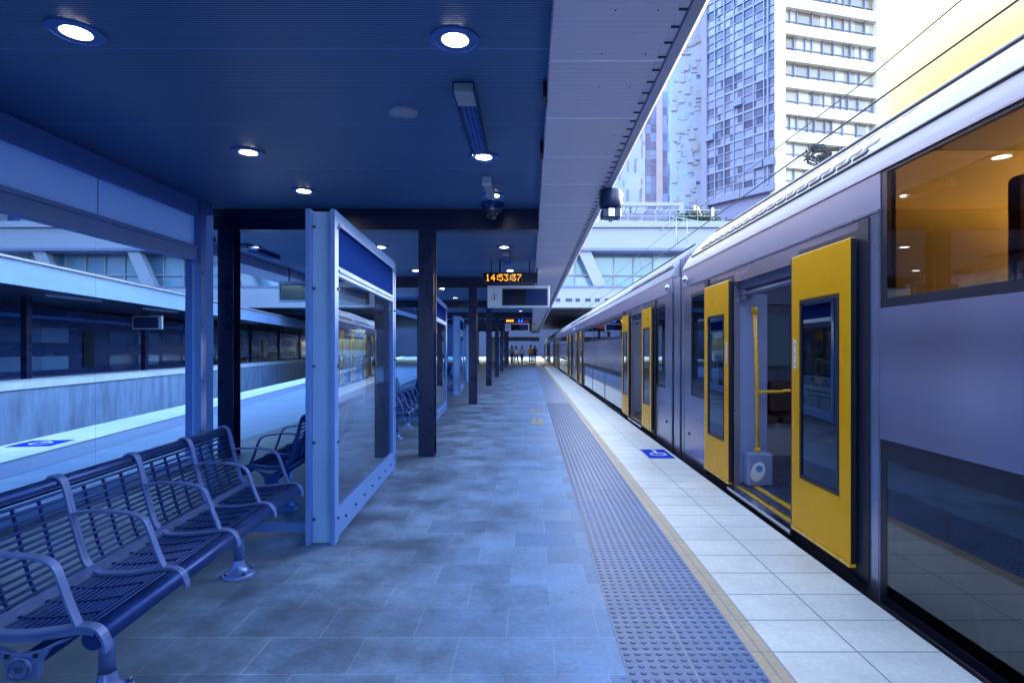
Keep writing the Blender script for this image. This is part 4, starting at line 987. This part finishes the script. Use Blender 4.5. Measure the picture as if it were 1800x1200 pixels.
b.build('insulator', 'seat_purple', t)
t = thing('wire_bracket', 'thin gantry stay with dangling drops in front of the footbridge above the second car', 'bracket', (3.5, 11.5, 3.6))
b = MB(); b.tube([(0, 0, .4), (-.5, .2, .55), (-.8, .4, .3)], .012, 6); b.tube([(-.5, .2, .55), (-.5, .2, -.1)], .010, 6); b.tube([(-.3, .1, .48), (-.3, .1, .0)], .008, 6); b.build('arm', 'grey_plastic', t)

# ------------------------------------------------------------------ buildings
def face_frame(p, q):
    p = Vector((p[0], p[1], 0)); q = Vector((q[0], q[1], 0)); d = (q-p); L_ = d.length; d.normalize(); n = Vector((d.y, -d.x, 0))
    return p, d, n, L_
def slab(b, p, d, n, u0, u1, z0, z1, t0, t1):
    """box on a facade: u along the face, t outward"""
    vs = []
    for z in (z0, z1):
        for (u, t_) in ((u0, t0), (u1, t0), (u1, t1), (u0, t1)):
            v = p+d*u+n*t_; vs.append((v.x, v.y, z))
    b.add(vs, [(0,1,2,3), (7,6,5,4), (0,4,5,1), (1,5,6,2), (2,6,7,3), (3,7,4,0)])
# tower with banded white face
tw = thing('office_tower', 'tall white banded tower with a gridded glass flank, rising behind the train roof', 'tower')
A = (30.1, 70.0); B_ = (30.1+.971*16.6, 70+.239*16.6); C_ = (30.1-.6*10, 70+.8*10)
p, d, n, L_ = face_frame(A, B_)
b = MB(); slab(b, p, d, n, 1.0, L_-.2, 20.6, 64, -12, -.4); b.build('core', 'glass_warm', tw)
b = MB()
for k in range(14):
    z = 20.6+k*3.3; slab(b, p, d, n, 1.3, L_-1.7, z-.1, z+1.15, -.45, .25)
slab(b, p, d, n, .0, 1.29, 19.5, 64, -.9, .3); slab(b, p, d, n, L_-1.69, L_, 19.5, 64, -3, .3)
b.build('white_band', 'tower_white', tw)
b = MB(); rr = random.Random(3)
for k in range(14):
    z = 20.6+k*3.3; u = 1.3
    while u < L_-1.8:
        slab(b, p, d, n, u, u+.09, z+1.15, z+3.2, -.39, -.15); u += rr.choice((1.0, 1.6, 1.6, 2.2))
    slab(b, p, d, n, 1.3, L_-1.7, z+1.75, z+1.82, -.39, -.25)
b.build('window_frame', 'tower_mullion', tw)
p2, d2, n2, L2 = face_frame(C_, A)
b = MB(); slab(b, p2, d2, n2, 0, L2-.1, 21.8, 64, -8, 0); b.build('glass_flank', 'glass_blue', tw)
b = MB()
for k in range(39):
    z = 21.8+k*1.1; slab(b, p2, d2, n2, 0, L2-.1, z, z+(.28 if k % 3 == 0 else .1), .0, .14)
for k in range(7): slab(b, p2, d2, n2, k*L2/7, k*L2/7+.13, 21.8, 64, .001, .2)
slab(b, p2, d2, n2, L2-.9, L2-.75, 21.8, 64, .001, .3)
b.build('flank_grid', 'tower_mullion', tw)
b = MB(); rr = random.Random(9)
for k in range(26):
    u = rr.randint(0, 6)*L2/7+.2; z = 21.8+rr.randint(0, 36)*1.1+.12
    slab(b, p2, d2, n2, u, u+L2/7-.2, z, z+.85, .02, .5 if rr.random() < .3 else .1)
b.build('open_sash', 'tower_edge', tw)
b = MB(); slab(b, p2, d2, n2, .8, L2+.2, 4, 21.75, -8, -.6); slab(b, p2, d2, n2, 0, L2, 21.0, 21.79, -8, .15); slab(b, p2, d2, n2, -.5, .3, 4, 64, -1, .3); slab(b, p, d, n, .3, 5, 4, 19.4, -6, -.4); b.build('podium', 'tower_lilac', tw)
b = MB(); slab(b, p2, d2, n2, 2.6, 6.0, 16.2, 18.6, -.59, -.4); b.build('timber_screen', 'timber', tw)
# textured panel tower
tt = thing('apartment_tower', 'white panelled tower with scattered tilted shutters beside the gridded flank', 'tower')
p, d, n, L_ = face_frame((21.2, 86), (26.2, 85)); 
b = MB(); slab(b, p, d, n, 0, L_, 22, 66, -9, 0); b.build('panel_face', 'tower_panel', tt)
b = MB(); rr = random.Random(21)
for k in range(95):
    u = rr.uniform(.1, L_-1.3); z = 22.5+rr.uniform(0, 42); w_ = rr.uniform(.3, 1.0); h = rr.uniform(.25, 1.2)
    slab(b, p, d, n, u, u+w_, z, z+h, .0, rr.uniform(.08, .35))
b.build('shutter', 'bridge_white', tt)
b = MB()
for k in range(70):
    u = rr.uniform(.1, L_-1.0); z = 22.5+rr.uniform(0, 42); slab(b, p, d, n, u, u+rr.uniform(.25, .7), z, z+rr.uniform(.2, .7), .0, .04)
b.build('window', 'glass_deep', tt)
p, d, n, L_ = face_frame((26.25, 85), (27.6, 86.8))
b = MB(); slab(b, p, d, n, 0, L_, 22, 62, -6, 0); b.build('side_glass', 'glass_deep', tt)
b = MB()
for k in range(28): slab(b, p, d, n, 0, L_, 22+k*1.45, 22.6+k*1.45, .001, .2)
b.build('louvre', 'tower_edge', tt)
b = MB(); slab(b, p, d, n, -5, L_, 20.4, 21.95, -8, .05); b.build('base_soffit', 'tower_lilac', tt)
# further slim tower
t3 = thing('residential_tower', 'slim white tower with tall dark window strips, behind the panelled tower', 'tower')
p, d, n, L_ = face_frame((22.2, 112), (29.0, 112))
b = MB(); slab(b, p, d, n, 0, L_, 16, 80, -10, 0); b.build('wall', 'bridge_white', t3)
b = MB(); slab(b, p, d, n, .5, 2.6, 16, 80, .001, .1); slab(b, p, d, n, 3.9, 5.0, 16, 52, .001, .1); slab(b, p, d, n, 5.3, 6.8, 16, 80, .001, .1); b.build('window_strip', 'glass_deep', t3)
b = MB()
for k in range(36):
    slab(b, p, d, n, .5, 2.6, 16+k*1.8, 16.12+k*1.8, .101, .15); slab(b, p, d, n, 5.3, 6.8, 16+k*1.2, 16.25+k*1.2, .101, .2)
b.build('mullion', 'tower_edge', t3)
t4 = thing('apartment_tower', 'pale streaked panel tower partly hidden by the canopy edge', 'tower')
p, d, n, L_ = face_frame((13.5, 104), (21.0, 104))
b = MB(); slab(b, p, d, n, 0, L_, 14, 70, -10, 0); b.build('wall', 'tower_panel', t4)
b = MB()
for k in range(90):
    u = rr.uniform(.1, L_-.5); z = 15+rr.uniform(0, 50); slab(b, p, d, n, u, u+rr.uniform(.12, .4), z, z+rr.uniform(.6, 2.2), .0, .12)
b.build('shutter', 'tower_edge', t4)

lb = thing('podium_building', 'low lilac podium block closing the gap under the towers behind the footbridge roof', 'building')
MB().box(12, 60, 125, 140, -1.5, 26).build('wall', 'tower_lilac', lb); MB().box(11.6, 60.4, 124.6, 140.4, 26.01, 26.6).build('parapet', 'tower_edge', lb)
# station footbridge / concourse across the tracks
fb = thing('station_footbridge', 'white footbridge concourse with glazing and slanting struts crossing above the tracks', 'footbridge')
FY = 45
b = MB(); b.box(-62, 24, FY, FY+9, 9.2, 11.0); b.box(-62, 24, FY-.25, FY+9, 11.02, 11.5); b.box(-62, 24, FY, FY+9, 5.75, 6.3); b.build('deck', 'bridge_white', fb)
b = MB(); b.box(-62, 24, FY-.15, FY-.002, 9.18, 9.4); b.box(-62, 24, FY-.1, FY-.002, 6.3, 6.42); b.build('trim', 'tower_edge', fb)
MB().box(-62, 24, FY+1.6, FY+1.7, 6.31, 9.19).build('glazing', 'glass_teal', fb)
b = MB()
for k in range(54): b.box(-62+k*1.6, -61.9+k*1.6, FY+1.45, FY+1.598, 6.31, 9.19)
b.box(-62, 24, FY+1.4, FY+1.449, 7.4, 7.52); b.build('mullion', 'bridge_white', fb)
b = MB()
for x in (-47, -39.5, -32, -24, -16, -6, 3.8, 12, 20):
    vs = []
    for (xx, z) in ((x, 9.19), (x+1.0, 9.19), (x+2.3, 6.31), (x+1.3, 6.31)):
        vs += [(xx, FY+.1, z), (xx, FY+.7, z)]
    b.add(vs, [(0,2,4,6), (7,5,3,1), (0,1,3,2), (2,3,5,4), (4,5,7,6), (6,7,1,0)])
b.build('slanted_strut', 'bridge_white', fb)
b = MB(); b.box(-62, 24, FY-1.5, FY+1, 4.6, 5.74); b.build('lower_fascia', 'bridge_white', fb)
b = MB()
for k in range(10): b.box(1.2+k*.75, 1.2+k*.75+rr.uniform(.35, .6), FY-1.53, FY-1.501, 5.05, 5.3)
b.build('slot', 'bridge_dark', fb)
b = MB(); b.box(-62, 24, FY+1.2, FY+40, 4.3, 5.7); b.build('underside', 'bridge_dark', fb)
b = MB()
for x in (-61, -30, 7.8, 23): b.box(x, x+.8, FY+2, FY+2.8, -1.5, 4.3)
b.box(7.0, 7.4, FY+6, FY+40, -1.5, 4.3); b.build('support', 'bridge_dark', fb)
b = MB(); b.box(2.2, 15, FY-.1, FY-.04, 12.35, 12.42); b.box(2.2, 15, FY-.1, FY-.04, 11.9, 11.95)
for k in range(12): b.box(2.2+k*1.1, 2.25+k*1.1, FY-.1, FY-.04, 11.5, 12.35)
b.build('railing', 'bridge_white', fb)
# roof pergola on the footbridge
pg = thing('pergola', 'white framed glass roof pergola on top of the footbridge', 'pergola', (0, 0, 0))
b = MB(); b.box(5.5, 12.4, FY+1, FY+1.3, 13.0, 13.3); b.box(12.1, 12.4, FY+1, FY+1.3, 11.5, 13.0); b.box(5.5, 5.8, FY+1, FY+1.3, 11.5, 13.0); b.box(5.5, 12.4, FY+4, FY+4.3, 12.6, 12.8)
for k in range(8): b.obox((6+k*.9, FY+1.3, 12.95), (6+k*.9, FY+4, 12.65), .1, .1)
b.build('frame', 'bridge_white', pg)
MB().box(5.9, 12.0, FY+1.6, FY+3.8, 12.55, 12.58).build('roof_glass', 'glass_deep', pg)
b = MB(); rr = random.Random(4)
for k in range(1500):
    c = Vector((13.2+rr.gauss(0, .8), FY+.9+rr.gauss(0, .4), 11.55+abs(rr.gauss(0, .42)))); a = Vector((rr.uniform(-1,1), rr.uniform(-1,1), rr.uniform(-1,1))).normalized()*.16; e = a.cross(Vector((rr.uniform(-1,1), rr.uniform(-1,1), rr.uniform(-1,1)))).normalized()*.08
    b.add([c-a, c+e, c+a, c-e], [(0,1,2,3)])
tag(b.build('shrub', 'leaf'), 'green planter shrub on the footbridge roof beside the pergola', 'shrub')
# far wall of the station beyond the platform end
o = MB().box(-30, 30, 110.5, 111, -1.5, 5.7).build('end_wall', 'bridge_dark'); tag(o, 'dark far wall closing the station behind the people', 'wall')
arch = MB(); arch.box(-4.6, -3.6, 62.5, 63, 0, 2.3); arch.box(-4.6, 1.0, 62.5, 63, 2.3, 2.75); o = arch.build('portal_frame', 'bridge_white'); tag(o, 'pale portal frame behind the people at the platform end', 'portal')

# ------------------------------------------------------------------ opposite platform canopy, train and buildings on the left
oc = thing('opposite_canopy', 'pale blue fascia canopy over the opposite platform seen through the glazing', 'canopy')
b = MB(); obl(b, XO, -1.0, -.85, 3.25, 3.95); b.build('fascia', 'fascia_pale', oc)
b = MB(); obl(b, XO, -.849, 9, 3.5, 3.7); b.build('roof', 'beam_dark', oc)
b = MB(); obl(b, XO, -1.1, -.84, 3.955, 4.02); b.build('capping', 'bridge_white', oc)
for k in range(9):
    y = 4+k*9; x = XO(y)-3.0
    o = MB().box(x-.12, x+.12, y-.12, y+.12, .2, 3.5).build('column', 'column_dark', bevel=.01); tag(o, 'dark column %s from the camera under the opposite canopy' % ['nearest', 'second', 'third', 'fourth', 'fifth', 'sixth', 'seventh', 'eighth', 'ninth'][k], 'column', 'columns under the opposite canopy')
ft = thing('passing_train', 'dark blue train standing beyond the opposite platform coping, left of the island', 'train')
b = MB(); obl(b, XO, 5.5, 8.3, -.2, 3.35, 0, 95); b.build('body', 'far_train', ft)
for zz0, zz1, m in ((1.75, 2.45, 'glass_deep'), (.45, 1.1, 'glass_deep')):
    b = MB()
    for k in range(30):
        if k % 5 == 4: continue
        obl(b, XO, 5.47, 5.498, zz0, zz1, 1+k*3.1, 3.6+k*3.1)
    b.split('window', m, ft, 0)
b = MB(); obl(b, XO, 5.46, 5.498, 2.85, 3.0, 0, 95); b.build('pale_stripe', 'frame_light', ft)
b = MB()
for k in range(6): obl(b, XO, 5.44, 5.46, .5, 2.4, 14.1+k*15.5, 15.0+k*15.5)
b.split('door', 'train_dark', ft, 0)
# a few lit strip lights & a sign under the opposite canopy
for k in range(5):
    y = 14+k*7; x = XO(y)-1.5
    o = MB().box(x-.07, x+.07, y, y+2.6, 3.38, 3.48).build('strip_light', 'sign_white'); tag(o, '%s pale strip fitting hanging under the opposite canopy' % ords[k], 'strip light', 'strip fittings under the opposite canopy')
x = XO(27)-.6
t = thing('station_sign', 'small dark sign with white border hanging under the opposite canopy', 'sign', (x+.9, 25.3, 2.62))
MB().box(-.65, .65, 0, .1, -.3, .3).build('panel', 'bridge_white', t); MB().box(-.6, .5, -.01, -.002, -.25, .25).build('face', 'device_dark', t)
# left background buildings
lb = thing('glass_building', 'pale glazed office block with white columns above the opposite canopy', 'building')
p, d, n, L_ = face_frame((-62, 36), (-40, 60))
b = MB(); slab(b, p, d, n, 0, L_, 4, 10.4, -10, 0); b.build('glazing', 'glass_teal', lb)
b = MB()
for k in range(22): slab(b, p, d, n, k*1.5, k*1.5+.14, 4, 10.4, .001, .2)
slab(b, p, d, n, 0, L_, 7.0, 7.3, .001, .25); slab(b, p, d, n, -.5, L_+.5, 10.41, 12.0, -10, .5)
for k in range(4): slab(b, p, d, n, 3+k*8, 4.4+k*8, 4, 10.4, .21, .9)
b.build('frame', 'bridge_white', lb)
lb = thing('white_building', 'large white block with window rows far behind the glazed office block', 'building')
b = MB(); b.box(-110, -46, 85, 100, 4, 30); b.build('wall', 'bridge_white', lb)
b = MB()
for k in range(7):
    for j in range(20): b.box(-109+j*3.1, -107.2+j*3.1, 84.9, 84.99, 7+k*3.2, 8.8+k*3.2)
b.build('window', 'glass_deep', lb)
for (xa, xb, ya, yb, zt, lab) in ((-92, -66, -45, 8, 78, 'added banded tower blocking sky light left of the opposite platform, nearest of three'), (-98, -70, 14, 44, 62, 'added banded tower blocking sky light above the glazed office block, middle of three'), (-100, -74, 50, 78, 84, 'added banded tower blocking sky light furthest along the left side')):
    lt = thing('office_tower', lab, 'tower')  # towers added to block sky light coming from the left
    MB().box(xa, xb, ya, yb, 0, zt).build('core', 'glass_deep', lt)
    b = MB()
    for k in range(int(zt/3.6)): b.box(xa-.2, xb+.25, ya-.2, yb+.2, k*3.6, k*3.6+1.5)
    b.build1('white_band', 'bridge_white', lt)
    b = MB()
    for k in range(int((yb-ya)/2.4)): b.box(xb+.0, xb+.2, ya+k*2.4, ya+k*2.4+.3, 1.5, zt)
    b.build1('pier', 'bridge_white', lt)
lb = thing('retaining_wall', 'long dark wall behind the far train on the left', 'wall')
b = MB(); obl(b, XO, 10.5, 11, -1.5, 5.0); b.build('wall_face', 'concrete', lb)

# ------------------------------------------------------------------ people at the platform end
def person(loc, rz, top, legs, skin, hair, stride, lab, hgt=1.72, mats=None):
    s = hgt/1.72
    V = {'pel': (0,0,.95), 'wst': (0,.0,1.08), 'chs': (0,.0,1.30), 'nk': (0,0,1.47), 'hd': (0,-.01,1.60), 'cr': (0,0,1.69),
         'ls': (.17,0,1.41), 'le': (.23,.05*stride,1.14), 'lh': (.22,-.12*stride,.90), 'rs': (-.17,0,1.41), 're': (-.23,-.05*stride,1.14), 'rh': (-.22,.10*stride,.90),
         'lp': (.09,0,.90), 'lk': (.10,-.16*stride,.50), 'la': (.10,-.22*stride,.09), 'lt': (.11,-.40*stride-.12*(1-stride),.04),
         'rp': (-.09,0,.90), 'rk': (-.10,.12*stride,.50), 'ra': (-.10,.34*stride,.11), 'rt': (-.11,.24*stride-.14*(1-stride),.04)}
    rad = {'pel': (.15,.11), 'wst': (.13,.10), 'chs': (.16,.11), 'nk': (.055,.055), 'hd': (.085,.10), 'cr': (.05,.06), 'ls': (.06,.06), 'le': (.045,.045), 'lh': (.03,.03),
           'rs': (.06,.06), 're': (.045,.045), 'rh': (.03,.03), 'lp': (.09,.09), 'lk': (.06,.06), 'la': (.045,.045), 'lt': (.035,.03), 'rp': (.09,.09), 'rk': (.06,.06), 'ra': (.045,.045), 'rt': (.035,.03)}
    E = [('pel','wst'),('wst','chs'),('chs','nk'),('nk','hd'),('hd','cr'),('chs','ls'),('ls','le'),('le','lh'),('chs','rs'),('rs','re'),('re','rh'),
         ('pel','lp'),('lp','lk'),('lk','la'),('la','lt'),('pel','rp'),('rp','rk'),('rk','ra'),('ra','rt')]
    # fingers
    for sd, x in (('l', 1), ('r', -1)):
        h = Vector(V[sd+'h'])
        for k, (dy, ln) in enumerate(((-.03, .07), (-.01, .085), (.01, .08), (.03, .065))):
            a = '%sf%d' % (sd, k); V[a] = tuple(h+Vector((0, dy, -.06))); V[a+'t'] = tuple(h+Vector((-.01*x, dy*1.1, -.06-ln))); rad[a] = (.011,.011); rad[a+'t'] = (.008,.008); E += [(sd+'h', a), (a, a+'t')]
        V[sd+'th'] = tuple(h+Vector((-.01*x, -.06, -.05))); rad[sd+'th'] = (.011,.011); E.append((sd+'h', sd+'th'))
    ks = list(V); me = bpy.data.meshes.new('person'); me.from_pydata([Vector(V[k])*s for k in ks], [(ks.index(a), ks.index(c)) for a, c in E], [])
    o = bpy.data.objects.new('person', me); COL.objects.link(o)
    me.skin_vertices.new() if False else None
    md = o.modifiers.new('skin', 'SKIN'); sb = o.modifiers.new('sub', 'SUBSURF'); sb.levels = 1; sb.render_levels = 1
    for i, k in enumerate(ks):
        sv_ = me.skin_vertices[0].data[i]; sv_.radius = (rad[k][0]*s, rad[k][1]*s); sv_.use_root = (k == 'pel')
    bpy.context.view_layer.update()
    dg = bpy.context.evaluated_depsgraph_get(); m2 = bpy.data.meshes.new_from_object(o.evaluated_get(dg))
    o.modifiers.clear(); o.data = m2
    for mm in (skin, top, legs, 'rubber'): m2.materials.append(M[mm])
    for pl in m2.polygons:
        c = pl.center/s; pl.use_smooth = True
        if c.z < .09: pl.material_index = 3
        elif c.z < .98 and abs(c.x) < .2: pl.material_index = 2
        elif c.z > 1.455 or (c.z < 1.16 and abs(c.x) > .18): pl.material_index = 0
        else: pl.material_index = 1
    o.location = loc; o.rotation_euler.z = rz
    hb = MB(); hb.lathe((0,.012*s,1.60*s), [(.001, .125*s), (.05*s, .115*s), (.085*s, .08*s), (.10*s, .03*s), (.098*s, -.03*s), (.085*s, -.05*s)], 16); hb.build('hair', hair, o)
    tag(o, lab, 'person', 'people at the far end of the platform'); return o
mat('skin', (.35, .20, .14), .6, 0, .05, 5); mat('hair_dark', (.02, .015, .015), .7, 0, .1, 9); mat('cloth_white', (.75, .76, .80), .8, 0, .05, 5)
mat('cloth_orange', (.80, .20, .03), .7, 0, .05, 5); mat('cloth_navy', (.02, .03, .09), .8, 0, .1, 5); mat('cloth_red', (.25, .04, .07), .8, 0, .1, 5); mat('cloth_grey', (.3, .32, .42), .8, 0, .1, 5)
person((-1.25, 50.5, 0), .4, 'cloth_white', 'cloth_red', 'skin', 'hair_dark', 1, 'person in a white top and dark red trousers walking at the platform end')
person((-.75, 52.0, 0), -.5, 'cloth_white', 'cloth_navy', 'skin', 'hair_dark', .8, 'person in a white top and navy trousers, nearer the tactile strip')
person((-1.75, 54.5, 0), 2.9, 'cloth_grey', 'cloth_navy', 'skin', 'hair_dark', .9, 'person in grey walking away beside the blue panel', 1.78)
person((.05, 51.0, 0), .1, 'cloth_orange', 'cloth_navy', 'skin', 'hair_dark', .6, 'person in an orange vest standing near the train doors', 1.8)
person((.45, 55.0, 0), 3.0, 'cloth_navy', 'cloth_navy', 'skin', 'hair_dark', .7, 'person in dark clothes behind the one in orange', 1.75)
